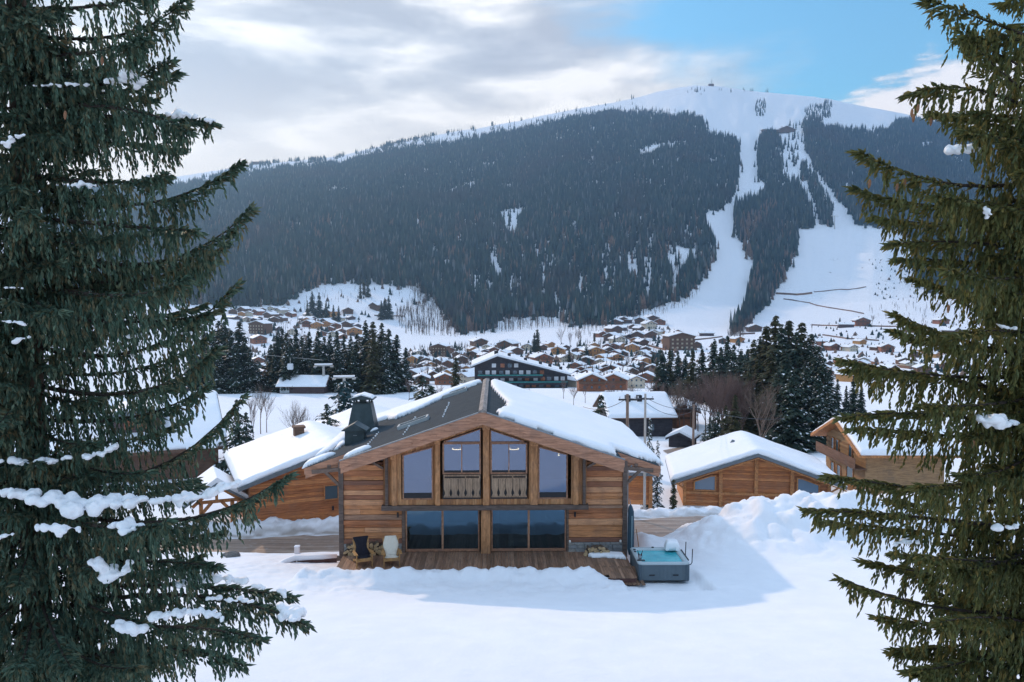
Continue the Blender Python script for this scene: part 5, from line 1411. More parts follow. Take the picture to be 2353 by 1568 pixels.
VILL = {
 'in the hamlet under the left forest': [(535, 722, 22, 0, 20), (554, 719, 24, 0, -20), (570, 727, 20, 3, 10), (585, 724, 24, 2, -30), (603, 719, 20, 0, 25), (614, 731, 24, 0, -25), (638, 722, 24, 3, -35), (652, 717, 22, 0, 30), (663, 728, 22, 2, -20), (545, 735, 20, 5, 60), (630, 741, 24, 0, 20)],
 'on the slope left of the twin spruces': [(589, 768, 44, 4, -18), (598, 790, 34, 2, 35), (671, 770, 24, 3, 15), (594, 838, 20, 2, 20), (612, 830, 20, 0, -25), (598, 856, 22, 2, -10), (607, 873, 22, 0, 30), (640, 760, 20, 5, 70)],
 'in the sunlit row above the left spruces': [(705, 752, 28, 2, -15), (728, 756, 28, 1, 12), (750, 752, 26, 1, -20), (772, 756, 26, 2, 10), (795, 752, 24, 0, -15), (814, 772, 38, 1, 8), (750, 727, 30, 1, -35), (720, 738, 24, 5, 65), (775, 738, 20, 3, -20), (800, 722, 26, 0, 15), (785, 768, 22, 2, 20), (765, 775, 24, 3, -10), (740, 772, 22, 2, 25)],
 'alone below the snowy knoll': [(858, 712, 36, 0, -40)],
 'left of the hotel': [(948, 835, 26, 1, -20), (962, 822, 28, 3, 20), (980, 838, 30, 0, -15), (990, 852, 26, 1, 25), (1004, 842, 28, 0, -30), (1016, 860, 30, 3, 10), (1008, 818, 42, 4, -14), (1034, 812, 26, 2, 30), (1030, 848, 26, 2, -20), (1062, 835, 30, 0, 15), (965, 866, 28, 2, -25), (995, 876, 28, 0, 20), (1050, 872, 26, 3, -15), (1073, 862, 24, 1, -20), (945, 858, 24, 5, 60), (1022, 885, 30, 2, 10)],
 'in the row above the hotel roof': [(1105, 796, 36, 0, 20), (1160, 803, 38, 0, -25), (1135, 812, 28, 2, 15), (1152, 822, 30, 1, -20), (1188, 816, 32, 0, 25), (1212, 806, 28, 3, -15), (1176, 800, 26, 5, 70), (1118, 826, 26, 2, 30), (1085, 822, 28, 0, -20), (1250, 838, 44, 2, 18)],
 'in the middle of the village right of the hotel': [(1281, 815, 32, 1, -12), (1300, 806, 26, 0, 30), (1326, 815, 28, 0, -20), (1369, 822, 46, 1, 14), (1346, 838, 34, 0, -10), (1419, 830, 32, 1, 12), (1300, 832, 28, 3, 20), (1322, 850, 30, 2, -25), (1391, 858, 40, 0, 8), (1358, 862, 28, 1, -20), (1420, 852, 28, 2, 30), (1449, 858, 32, 0, -15), (1475, 850, 30, 2, 20), (1463, 835, 28, 0, -25), (1485, 838, 28, 1, 15), (1395, 876, 32, 2, -18), (1340, 882, 30, 3, 20), (1360, 900, 38, 2, 0), (1410, 897, 40, 2, -12), (1440, 880, 30, 0, 22), (1484, 880, 32, 2, -15), (1462, 893, 30, 3, 12), (1325, 870, 26, 0, 40), (1380, 842, 24, 3, -30), (1440, 843, 24, 5, 75), (1375, 886, 26, 1, 30)],
 'on the rise left of the main piste': [(1414, 748, 26, 0, -20), (1432, 744, 30, 0, 15), (1452, 742, 26, 5, 80), (1470, 745, 30, 0, -25), (1500, 741, 34, 0, 12), (1516, 747, 26, 2, -15), (1496, 757, 34, 3, 10), (1418, 766, 30, 0, 25), (1440, 760, 28, 5, 75), (1464, 780, 32, 0, -15), (1497, 777, 32, 0, 18), (1400, 784, 32, 0, -30), (1425, 790, 30, 3, 20), (1453, 810, 34, 1, -8), (1480, 795, 28, 0, 20), (1410, 803, 28, 2, -20), (1385, 775, 24, 2, 30)],
 'at the foot of the main ski run': [(1557, 772, 26, 2, 10), (1567, 805, 62, 4, 8), (1530, 790, 26, 1, -25), (1600, 800, 26, 0, 20), (1736, 763, 32, 0, -5), (1640, 772, 22, 5, 80), (1700, 788, 26, 1, 20), (1662, 790, 24, 0, -20)],
 'in the meadows at the far right': [(1983, 750, 36, 2, -8), (1962, 752, 22, 5, 70), (1919, 806, 32, 2, 18), (1945, 806, 26, 1, -20), (1962, 808, 28, 3, 12), (2040, 810, 34, 2, -10), (2022, 806, 22, 0, 20), (1896, 795, 34, 2, 80), (1880, 808, 26, 0, 20), (1935, 838, 34, 2, -15), (1962, 842, 30, 0, 15), (1985, 838, 30, 3, -25), (1905, 845, 28, 0, 30), (2110, 765, 36, 0, 12), (2150, 790, 34, 2, -20), (2130, 815, 30, 1, 15), (2080, 838, 30, 0, -12), (1900, 868, 30, 2, 18), (1940, 872, 30, 0, -18), (2170, 745, 28, 2, 10), (2200, 770, 30, 0, 30)],
}
ORD = [''] * 0 + ['first', 'second', 'third', 'fourth', 'fifth', 'sixth', 'seventh', 'eighth', 'ninth', 'tenth', 'eleventh', 'twelfth', 'thirteenth', 'fourteenth', 'fifteenth', 'sixteenth', 'seventeenth', 'eighteenth', 'nineteenth', 'twentieth', 'twenty-first', 'twenty-second', 'twenty-third', 'twenty-fourth', 'twenty-fifth', 'twenty-sixth', 'twenty-seventh', 'twenty-eighth', 'twenty-ninth', 'thirtieth']
HOUSES = []
used_first = [False] * 6
vr = random.Random(8)
for place, box_, cnt in (('in the middle of the village right of the hotel', (1325, 1500, 800, 900), 26), ('left of the hotel', (940, 1080, 815, 888), 12), ('in the sunlit row above the left spruces', (700, 830, 718, 780), 8), ('on the rise left of the main piste', (1395, 1520, 745, 812), 12), ('in the row above the hotel roof', (1085, 1320, 795, 845), 10), ('in the hamlet under the left forest', (530, 665, 714, 742), 8), ('in the meadows at the far right', (1880, 2220, 790, 880), 14)):
    L_ = VILL[place]; n_ = 0; tries = 0
    while n_ < cnt and tries < 900:
        tries += 1; a = vr.uniform(box_[0], box_[1]); b = vr.uniform(box_[2], box_[3])
        if all(abs(a - q[0]) > 13 or abs(b - q[1]) > 7 for l2 in VILL.values() for q in l2):
            L_.append((a, b, 24 * (1 + (b - 800) / 300.0), vr.choice([0, 0, 1, 2, 3, 5]), vr.uniform(-40, 40))); n_ += 1
for place, lst in VILL.items():
    for k in range(6):
        sub = sorted([h for h in lst if h[3] == k])
        for i, (px_, row_, w_, kk, rot_) in enumerate(sub):
            p = ground_at(px_, row_)
            if p is None: continue
            sc = max(.6, min(1.35, w_ * p[1] / FOC / SIZE[k]))
            lab = ('%s %s' % (COLN[k], place)) if len(sub) == 1 else ('leftmost of the %ss %s' % (COLN[k], place)) if i == 0 else '%s from left among the %ss %s' % (ORD[i], COLN[k], place)
            lab = lab.replace('from left among the', 'from left of the').replace('in the middle of the village right of the hotel', 'in the village right of the hotel')
            if len(lab.split()) > 16: print('LONG', lab)
            if not used_first[k]:
                used_first[k] = True; o = KINDS[k]; o.location = p; o.rotation_euler = (0, 0, R(rot_)); o.scale = (sc,) * 3; o['label'] = lab; o['group'] = 'houses of the valley village'
            else: o = dup_tree(KINDS[k], p, R(rot_), (sc * vr.uniform(.92, 1.1), sc, sc * vr.uniform(.92, 1.08)), lab, 'houses of the valley village')
            HOUSES.append((p[0], p[1], sc * SIZE[k]))
# mountain restaurant, summit station
mr = thing('mountain_restaurant', 'dark mountain restaurant with a long terrace high on the ski slopes', 'restaurant', ground_at(1808, 304), R(6)); mr.scale = (2.0, 2.0, 2.0)
gable_parts(mr, 24, 12, 3.6, .38, 1.0, M_OLDW, M_OLDW, w2((.6,), (-9, -6, -3, 0, 3, 6), 1.6, 1.6), None, .4, False, 60, far=True)
mb = MB(); mb.box(-34, -12, -2, 7, -3, 2.4); mb.build('wing', M_OLDW, mr); mb = MB(); mb.box(-35, -11.5, -3, 8, 2.4, 3.1); mb.build('wing_snow', MS_ROOF, mr); mb = MB(); mb.box(-36, 2, -7, -2, -1.5, .3); mb.build('terrace', M_OLDW, mr)
ss = thing('summit_station', 'small lift station with a mast on the mountain top', 'lift station', ground_at(1634, 190), 0)
mb = MB(); mb.box(-8, 8, -4, 4, -3, 6); mb.build('cabin_body', M_OLDW, ss); mb = MB(); mb.tube([(2, 0, 5), (2, 0, 24)], [.9, .5], 6); mb.build('mast', M_DARK, ss)
ss2 = thing('hill_hut', 'low hut on the far left sunlit ridge', 'hut', ground_at(592, 374), 0); mb = MB(); mb.box(-14, 14, -4, 4, -3, 5); mb.prism([(-16, 5), (16, 5), (12, 8), (-12, 8)], -5, 5); mb.build('wall', M_OLDW, ss2)

# ================================================================== POLES, WIRES, LIFT PYLONS
M_POLE = simple('pole_wood', (0.22, 0.16, 0.13), 0.85, 0, .2, 3); M_POLEC = simple('pole_concrete', (0.42, 0.40, 0.38), 0.8, 0, .1, 2)
def pole(px, top, D, r, m, label, arm=True, col='utility_pole'):
    a = Pv(px, top, D); g = gz(a.x, a.y); t = thing(col, label, 'utility pole', (a.x, a.y, g)); h = a.z - g
    mb = MB(); mb.tube([(0, 0, -.5), (0, 0, h)], [r, r * .75], 8); mb.build('pole', m, t)
    if arm:
        mb = MB(); mb.box(-.7, .7, -.06, .06, h - .5, h - .38); mb.build('crossarm', M_DARK, t)
        for x in (-.6, 0, .6): mb = MB(); mb.tube([(x, 0, h - .38), (x, 0, h - .2)], .05, 6); mb.build('insulator', M_WHITE, t)
    return a
p1 = pole(1442, 906, 62, .15, M_POLE, 'thick brown utility pole right behind the chalet roof')
p2 = pole(1483, 905, 66, .12, M_POLEC, 'pale utility pole just right of the thick brown pole')
p3 = pole(1594, 930, 84, .15, M_POLE, 'slim utility pole with a stepped base above the low cabin roof')
mb = MB(); q = ground_at(1596, 1040); mb.box(-.6, .6, -.5, .5, -.5, 1.3); mb.box(-.4, .4, -.4, .4, 1.3, 2.2); o = mb.build('pole_plinth', M_POLE); o.location = (p3.x, p3.y - .9, gz(p3.x, p3.y - .9)); tag(o, 'stepped brown block at the foot of the slim utility pole', 'plinth')
def wire(a, b, sag, label, r=.022):
    mb = MB(); pts = [a.lerp(b, t / 14) - Vector((0, 0, sag * 4 * (t / 14) * (1 - t / 14))) for t in range(15)]
    mb.tube(pts, r, 4); o = mb.build('power_line', M_DARK); tag(o, label, 'cable')
dz1 = Vector((0, 0, -.3))
wire(p1 + dz1, p2 + dz1, .1, 'cable strung between the brown pole and the pale pole')
wire(p2 + dz1, p3 + dz1, .5, 'cable sagging from the pale pole to the slim pole')
wire(p2 + dz1 + Vector((0, 0, -.4)), p3 + dz1 + Vector((0, 0, -.3)), .8, 'lower cable between the pale pole and the slim pole')
wire(p3 + dz1, Pv(1800, 962, 100), .5, 'heavy cable running right from the slim pole in front of the spruces', .04)
wire(Pv(1340, 935, 70), p1 + dz1, .5, 'cable reaching the brown pole from the left')
def pylon(px, row, D, hgt, w, label, sc=1.0):
    a = P(px, row, D); x, y = float(a[0]), float(D); g = gz(x, y); t = thing('lift_pylon', label, 'ski lift pylon', (x, y, g), R(10))
    mb = MB(); mb.tube([(0, 0, -1), (0, 0, hgt)], [.5 * sc, .32 * sc], 8); mb.build('mast', M_POLEC, t)
    mb = MB(); mb.bar((-w / 2, 0, hgt), (w / 2, 0, hgt), .5 * sc, .35 * sc); mb.box(-w / 2 - .4, -w / 2 + .4, -1.2, 1.2, hgt - .4, hgt - .1); mb.box(w / 2 - .4, w / 2 + .4, -1.2, 1.2, hgt - .4, hgt - .1); mb.build('crossarm', M_POLEC, t)
    mb = MB(); mb.box(-w / 2 - .2, w / 2 + .2, -.4, .4, hgt + .18 * sc, hgt + .5 * sc); mb.build('snow_cap', MS_FAR, t)
pylon(743, 800, 208, 7.2, 4.2, 'lift pylon standing above the right end of the barn')
pylon(790, 800, 190, 5.2, 4.6, 'snow capped lift pylon right of the barn')
pylon(1918, 500, 1500, 24, 14, 'lift pylon on the open slope right of the forest strips', 1.8)
gd = thing('gondola', 'small pale lift cabin hanging before the spruces above the barn', 'gondola', Pv(667, 842, 206))
mb = MB(); mb.box(-.7, .7, -.6, .6, -.9, .7); mb.build('cabin_shell', M_WHITE, gd, bevel=.2); mb = MB(); mb.tube([(0, 0, .6), (0, 0, 2.2)], .07, 6); mb.build('hanger', M_POLEC, gd)
mb = MB(); a = Pv(560, 812, 212); b = Pv(743, 828, 208)
pts = [a.lerp(b, t / 10) for t in range(11)]; mb.tube(pts, .05, 4); o = mb.build('lift_cable', M_POLEC); tag(o, 'thin lift cable crossing in front of the left spruces', 'cable')
# ================================================================== MIDDLE DISTANCE TREES
M_NEEDLE = m_leaf('spruce_needles', [(0.016, 0.042, 0.040), (0.028, 0.060, 0.052), (0.042, 0.072, 0.050), (0.025, 0.052, 0.052), (0.060, 0.068, 0.042)], 0.15, 0.7)
M_NEEDLE_B = m_leaf('blue_spruce_needles', [(0.02, 0.06, 0.065), (0.03, 0.08, 0.085), (0.02, 0.05, 0.06)], 0.15, 0.7)
M_NEEDLE_O = m_leaf('olive_spruce_needles', [(0.050, 0.060, 0.028), (0.075, 0.080, 0.035), (0.035, 0.048, 0.030), (0.09, 0.075, 0.04)], 0.15, 0.7)  # yellower olive needle colours for some of the conifers
M_TRUNK = simple('spruce_bark', (0.09, 0.065, 0.05), 0.9, 0, .3, 6, .4)
def conifer(h, r, nb, seed, needle, snowy=0.3, power=0.85, gap=0.0):
    """unit-real tree: trunk mesh, crown mesh (drooping jagged sprays) and snow mesh"""
    g = np.random.default_rng(seed)
    t = np.sort(g.uniform(0.04, 0.985, nb)); z = h * t
    L = r * (1 - t) ** power * g.uniform(0.62, 1.12, nb) * (1 + .22 * np.sin(t * 23 + seed)) + .12
    az_ = g.uniform(0, 2 * math.pi, nb) + 0.0
    V = []; F = []; SV = []; SF = []; o = 0; so = 0
    nf = np.maximum(6, (L * 10).astype(int))
    for b in range(nb):
        c, s = math.cos(az_[b]), math.sin(az_[b]); n = nf[b]
        k = (np.arange(n) + g.uniform(0, .6, n)) / n
        rad = L[b] * (0.15 + .85 * k); droop = -L[b] * (0.30 * k + .10 * k * k) + L[b] * .16 * np.clip(k - .7, 0, 1) * 2
        side = g.choice([-1, 1], n) * g.uniform(.0, 1, n) * L[b] * .30 * (1.1 - k)
        x0 = rad * c - side * s; y0 = rad * s + side * c; z0 = z[b] + droop - np.abs(side) * .35
        fl = g.uniform(.50, .95, n) * (0.5 + .4 * L[b] / max(r, .1)) * max(.6, h / 18)
        fw = fl * g.uniform(.28, .48, n)
        da = az_[b] + np.sign(side) * g.uniform(.2, .9, n)
        dxn, dyn = np.cos(da), np.sin(da)
        tip = np.stack([x0 + dxn * fl * .75, y0 + dyn * fl * .75, z0 - fl * g.uniform(.35, .95, n)], -1)
        px_, py_ = -dyn * fw, dxn * fw
        a = np.stack([x0 + px_, y0 + py_, z0], -1); b2 = np.stack([x0 - px_, y0 - py_, z0], -1)
        d = np.stack([x0 - dxn * fl * .3, y0 - dyn * fl * .3, z0 + fl * .12], -1)
        V.append(np.stack([a, b2, tip, d], 1).reshape(-1, 3))
        i = o + np.arange(n) * 4; F.append(np.stack([i, i + 1, i + 2], -1)); F.append(np.stack([i + 1, i, i + 3], -1)); o += 4 * n
        if snowy:
            m = g.random(n) < snowy * (0.4 + .9 * k)
            if m.any():
                up = np.array([0, 0, .05 * max(1, h / 14)])
                q = np.stack([a[m] * .8 + d[m] * .2, b2[m] * .8 + d[m] * .2, tip[m] * .55 + (a[m] + b2[m]) * .225, d[m]], 1) + up
                SV.append(q.reshape(-1, 3)); nn = m.sum(); i = so + np.arange(nn) * 4
                SF.append(np.stack([i, i + 1, i + 2], -1)); SF.append(np.stack([i + 1, i, i + 3], -1)); so += 4 * nn
    # leader
    V.append(np.array([[.05 * h / 18, 0, h * .955], [-.05 * h / 18, .04, h * .955], [0, 0, h * 1.0]])); F.append(np.array([[o, o + 1, o + 2]]))
    crown = np_mesh('crown', np.concatenate(V), np.concatenate(F), needle)
    sn = np_mesh('snow_load', np.concatenate(SV), np.concatenate(SF), MS) if SV else None
    mb = MB(); mb.tube([(0, 0, -.8), (0, 0, h * .5), (0, 0, h * .97)], [.018 * h, .010 * h, .003 * h], 7); tr = mb.mesh('trunk', M_TRUNK)
    return tr, crown, sn
PROT = [conifer(18, 3.4, 330, 1, M_NEEDLE, .02), conifer(18, 2.9, 320, 2, M_NEEDLE, .06), conifer(18, 3.7, 340, 3, M_NEEDLE, .01), conifer(18, 2.6, 320, 4, M_NEEDLE_O, .01), conifer(18, 3.2, 330, 5, M_NEEDLE_O, .01),
        conifer(18, 3.2, 330, 6, M_NEEDLE, .14), conifer(8, 3.4, 190, 7, M_NEEDLE_B, .10, .6), conifer(8, 2.6, 190, 8, M_NEEDLE, .08, .7), conifer(18, 4.0, 330, 9, M_NEEDLE, .07, .8), conifer(14, 1.7, 300, 10, M_NEEDLE_O, .02, .35), conifer(10, 1.4, 160, 11, M_NEEDLE, .8, .6)]
PH = [18, 18, 18, 18, 18, 18, 8, 8, 18, 14, 10]
def tree_at(k, px, top, D, label, group, wide=1.0, name='spruce_tree'):
    a = P(px, top, D); x, y = float(a[0]), float(D); g = gz(x, y); h = float(a[2]) - g
    sc = h / PH[k]
    t = thing(name, label, 'tree', (x, y, g), vr.uniform(0, 6.28), group); t.scale = (sc * wide, sc * wide, sc)
    for nm, me in zip(('trunk', 'crown', 'snow_load'), PROT[k]):
        if me is not None: link_mesh(nm, me, t)
    return t
def ordn(i): 
    O = ORD
    return O[i] if i < len(O) else 'number %d' % (i + 1)
def grove(lst, group, desc, wide=1.0, name='spruce_tree'):
    lst = sorted(lst)
    for i, (px, top, D, k) in enumerate(lst):
        w = 'leftmost' if i == 0 else ('rightmost' if i == len(lst) - 1 else ordn(i) + ' from left')
        tree_at(k, px, top, D, '%s %s' % (w, desc), group, wide * vr.uniform(.9, 1.12), name)
grove([(452, 775, 215, 0), (468, 748, 222, 1), (486, 758, 212, 5), (502, 735, 224, 0), (517, 722, 220, 1), (530, 756, 210, 5), (549, 736, 222, 0), (562, 770, 214, 2), (574, 798, 210, 5), (438, 800, 214, 1), (540, 790, 206, 1), (498, 790, 206, 5), (590, 828, 214, 7)],
      'spruces at the edge of the left foreground tree', 'tall spruce in the dark clump beside the left foreground tree', 1.45)
grove([(622, 790, 218, 0), (637, 764, 222, 2), (648, 753, 226, 0), (658, 762, 216, 1), (668, 775, 212, 0), (680, 752, 226, 1), (694, 770, 222, 2), (710, 760, 224, 0), (731, 757, 228, 1), (745, 772, 218, 0), (758, 764, 226, 2), (774, 758, 224, 0), (790, 768, 220, 1), (806, 772, 216, 2), (820, 765, 224, 0), (840, 734, 220, 2), (857, 737, 212, 4), (877, 740, 222, 0), (893, 753, 214, 1), (911, 767, 216, 5), (858, 772, 204, 3), (885, 785, 206, 5), (932, 797, 222, 5), (700, 790, 216, 5), (815, 790, 210, 1), (630, 806, 212, 1), (726, 785, 212, 2), (660, 792, 208, 8), (776, 788, 212, 8)],
      'spruces in the row above the barn', 'spruce in the dark row standing behind the long barn', 1.4)
grove([(1521, 803, 200, 0), (1539, 801, 205, 4), (1558, 806, 200, 0), (1575, 815, 200, 2), (1592, 803, 190, 4), (1614, 800, 185, 0), (1642, 777, 180, 2), (1657, 796, 175, 0), (1672, 768, 180, 1), (1687, 790, 170, 0), (1703, 800, 165, 2), (1510, 830, 205, 3)],
      'spruces behind the bare brown trees', 'spruce of the back row behind the bare brown trees', 1.35)
grove([(1720, 800, 150, 0), (1733, 778, 145, 4), (1748, 770, 140, 2), (1762, 746, 138, 3), (1783, 722, 135, 4), (1797, 742, 130, 2), (1814, 733, 134, 3), (1830, 760, 126, 0), (1843, 738, 132, 4), (1864, 763, 126, 5), (1878, 792, 122, 5), (1893, 820, 120, 5), (1907, 846, 124, 5), (1742, 822, 128, 3), (1772, 800, 122, 4), (1806, 800, 118, 2), (1700, 870, 122, 4), (1722, 850, 118, 3), (1852, 830, 114, 5), (1880, 860, 112, 5), (1820, 850, 110, 8), (1905, 900, 116, 5), (1790, 850, 112, 0)],
      'spruces of the big grove at right', 'tall spruce in the big grove left of the right foreground tree', 1.5)
grove([(1690, 905, 104, 4), (1650, 945, 108, 7), (1668, 930, 106, 4), (1632, 958, 112, 7)], 'young spruces at the grove foot', 'low green spruce at the left foot of the big grove', 1.3)
grove([(1925, 870, 150, 0), (1945, 885, 150, 1), (1962, 862, 155, 0), (1980, 880, 150, 2)], 'spruces behind the honey coloured chalet', 'spruce behind the honey coloured chalet', 1.1)
tree_at(9, 1047, 820, 195, 'narrow columnar spruce standing left of the dark hotel', 'spruces around the hotel', 1.25)
tree_at(7, 970, 862, 112, 'spreading dark fir just above the left roof slope of the chalet', None, 1.5, 'fir_tree')
tree_at(7, 990, 884, 110, 'lower dark fir touching the left roof slope of the chalet', None, 1.4, 'fir_tree')
tree_at(7, 752, 925, 86, 'dark bushy fir between the two neighbouring roofs left of the chimney', None, 1.1, 'fir_tree')
tree_at(6, 790, 872, 108, 'bluish bushy fir above the chalet chimney', None, 1.25, 'fir_tree')
tree_at(7, 545, 915, 88, 'dark fir right of the big snow roof at the left', None, .9, 'fir_tree')
tree_at(7, 565, 945, 86, 'smaller fir right of the dark fir by the big snow roof', None, .8, 'fir_tree')
tree_at(7, 1381, 905, 92, 'small dark fir rising behind the right roof slope of the chalet', None, .9, 'fir_tree')
tree_at(10, 1494, 958, 68, 'slender snow plastered spruce hugging the right eave of the chalet', None, .5)
tree_at(10, 1512, 1010, 67, 'small snow plastered spruce below the slender one at the right eave', None, .6)
tree_at(9, 1548, 1100, 66, 'dark thuja beside the left wall of the low cabin', None, .9, 'thuja_tree')
grove([(717, 668, 1020, 2), (733, 671, 1010, 0), (706, 690, 1000, 3), (749, 690, 1010, 1), (766, 700, 990, 3), (778, 702, 990, 1)], 'dark trees below the knoll', 'spruce in the small group on the slope below the snowy knoll', 1.2)
grove([(884, 683, 1030, 2), (893, 679, 1030, 0), (876, 690, 1020, 1)], 'trees beside the lone chalet', 'spruce beside the lone flat roofed chalet below the knoll', 1.3)
grove([(836, 640, 1130, 3), (845, 645, 1120, 2), (828, 652, 1110, 9)], 'trees on the knoll', 'tree standing on the snowy knoll at the forest edge', 1.1)
grove([(1235, 756, 640, 9), (1228, 764, 640, 0), (1333, 775, 640, 2), (1366, 765, 760, 9), (1348, 790, 560, 7), (1075, 800, 560, 2), (1050, 790, 560, 0), (1308, 800, 520, 9), (1352, 842, 400, 3), (1412, 770, 700, 9), (1440, 775, 640, 2), (1468, 812, 520, 0), (1373, 858, 380, 2), (1500, 810, 420, 2), (1425, 862, 380, 0), (1290, 842, 420, 4), (955, 800, 600, 1), (1062, 850, 420, 0), (1018, 868, 380, 2), (1492, 750, 820, 9), (1120, 842, 400, 3), (1456, 872, 340, 4), (1402, 882, 330, 0), (1330, 896, 320, 2), (1248, 800, 600, 1), (1545, 800, 520, 0), (1210, 820, 520, 2), (948, 845, 420, 4), (1078, 878, 330, 0), (1476, 900, 260, 9)],
      'garden trees in the village', 'dark tree standing among the village roofs', 1.2)
grove([(1930, 730, 900, 9), (2002, 742, 880, 3), (1948, 765, 760, 0), (2110, 770, 700, 2), (2072, 640, 1350, 2), (2084, 645, 1340, 0), (2096, 650, 1330, 1), (2120, 660, 1300, 2), (1890, 780, 660, 0), (2030, 790, 650, 9)], 'lone trees in the right meadows', 'lone tree in the open meadows at the far right', 1.2)

# --- leafless trees
M_TWIG = simple('grey_brown_twigs', (0.17, 0.125, 0.10), 0.9, 0, .25, 3)
M_TWIGP = simple('purple_brown_twigs', (0.15, 0.10, 0.09), 0.9, 0, .25, 3)
def bare_tree(h, spread, seed, depth=5, m=None, trunk_r=.16, first=.3, kids=3):
    g = random.Random(seed); V = []; F = []
    def seg(a, b, ra, rb, n):
        d = (b - a); 
        if d.length < 1e-4: return
        u = d.orthogonal().normalized(); w = d.cross(u).normalized(); o = len(V)
        for p, r in ((a, ra), (b, rb)):
            for j in range(n):
                an = 2 * math.pi * j / n; V.append(p + u * (r * math.cos(an)) + w * (r * math.sin(an)))
        for j in range(n): F.append((o + j, o + (j + 1) % n, o + n + (j + 1) % n)); F.append((o + j, o + n + (j + 1) % n, o + n + j))
    def grow(p, d, L, r, lev):
        q = p; n = 3 if lev < 3 else 2; dd = d.copy(); pts = [p]
        for i in range(n):
            dd = (dd + Vector((g.uniform(-1, 1), g.uniform(-1, 1), g.uniform(-.2, .7))) * .16).normalized(); q2 = q + dd * L / n
            seg(q, q2, r * (1 - .35 * i / n), r * (1 - .35 * (i + 1) / n), 5 if lev < 2 else 3); q = q2; pts.append(q)
        if lev >= depth: return
        k = kids + (1 if lev in (1, 2) else 0)
        for i in range(k):
            tpos = pts[g.randint(1, n)] if i else q
            ax = dd.orthogonal().normalized(); ax.rotate(Matrix.Rotation(g.uniform(0, 6.28), 3, dd))
            nd = (dd * 1.0 + ax * g.uniform(.35, .85) * spread + Vector((0, 0, .25))).normalized()
            grow(tpos, nd, L * g.uniform(.58, .80), r * g.uniform(.45, .62), lev + 1)
    tb = V, F
    seg(Vector((0, 0, -.5)), Vector((0, 0, h * first)), trunk_r, trunk_r * .8, 7)
    for i in range(1): grow(Vector((0, 0, h * first)), Vector((0, 0, 1)), h * .30, trunk_r * .8, 0)
    for i in range(7):
        an = g.uniform(0, 6.28); z = h * (first + .06 * i)
        grow(Vector((0, 0, z)), Vector((math.cos(an) * spread, math.sin(an) * spread, 1.3)).normalized(), h * .22, trunk_r * .4, 1)
    me = np_mesh('branches', np.array([tuple(v) for v in V]), np.array(F), m or M_TWIG)
    top = max(v.z for v in V)
    return me, top
BARE = [bare_tree(10, .62, 1, 5, M_TWIG, .17), bare_tree(10, .42, 2, 4, M_TWIGP, .11), bare_tree(10, .35, 3, 4, M_TWIGP, .10), bare_tree(10, .5, 4, 4, M_TWIG, .10)]
def bare_at(k, px, top, D, label, group=None, wide=1.0):
    a = P(px, top, D); x, y = float(a[0]), float(D); g = gz(x, y); h = float(a[2]) - g; me, tz = BARE[k]; sc = h / tz
    o = link_mesh('bare_tree', me); o.location = (x, y, g); o.rotation_euler = (0, 0, vr.uniform(0, 6.28)); o.scale = (sc * wide, sc * wide, sc); tag(o, label, 'tree', group)
bare_at(0, 1752, 868, 98, 'large leafless grey tree with a wide fan crown before the big spruce grove', None, 1.15)
bl = sorted([(1530 + i * 11 + vr.uniform(-5, 5), 862 + vr.uniform(-12, 26) - (8 if i in (2, 3, 11, 12) else 0), 140 - i * 1.2 + vr.uniform(-6, 6), vr.choice([1, 2, 3])) for i in range(17)] + [(1640 + i * 9 + vr.uniform(-4, 4), 842 + vr.uniform(-6, 24), 120 + vr.uniform(-8, 8), vr.choice([1, 2])) for i in range(9)])
for i, (px, top, D, k) in enumerate(bl):
    bare_at(k, px, top, D, '%s from left of the purple brown leafless trees left of the big grove' % ordn(i), 'leafless brown trees left of the big grove', 1.35)
for i, (px, top, D, k) in enumerate([(597, 878, 130, 3), (611, 884, 132, 2), (580, 900, 120, 1), (672, 915, 104, 3), (686, 922, 106, 2), (700, 935, 100, 3)]):
    bare_at(k, px, top, D, '%s from left of the thin leafless trees in the field below the barn' % ordn(i), 'thin leafless trees below the barn', 1.1)
for i, (px, top, D, k) in enumerate([(1295, 868, 190, 1), (1318, 880, 170, 3), (1345, 872, 180, 2), (1100, 868, 180, 3), (1405, 868, 160, 1), (1010, 880, 170, 2), (1455, 872, 165, 3), (1212, 888, 170, 1), (1430, 885, 150, 2), (940, 868, 190, 1), (1500, 860, 170, 2), (1515, 872, 165, 1)]):
    bare_at(k, px, top, D, '%s from left of the leafless bushes just beyond the chalet ridge' % ordn(sorted([1295, 1318, 1345, 1100, 1405, 1010, 1455, 1212, 1430, 940, 1500, 1515]).index(px)), 'leafless trees beyond the chalet ridge', 1.5)
for i, (px, top, D, k) in enumerate([(1700, 720, 960, 1), (1690, 732, 950, 3), (1712, 728, 955, 2), (1866, 742, 850, 1), (1905, 740, 900, 3), (2005, 722, 930, 1), (1290, 750, 700, 2), (1310, 760, 690, 1), (1330, 752, 700, 3)]):
    bare_at(k, px, top, D, '%s in order of the pale leafless trees scattered below the ski runs' % ordn(i), 'pale leafless trees below the ski runs', 1.5)

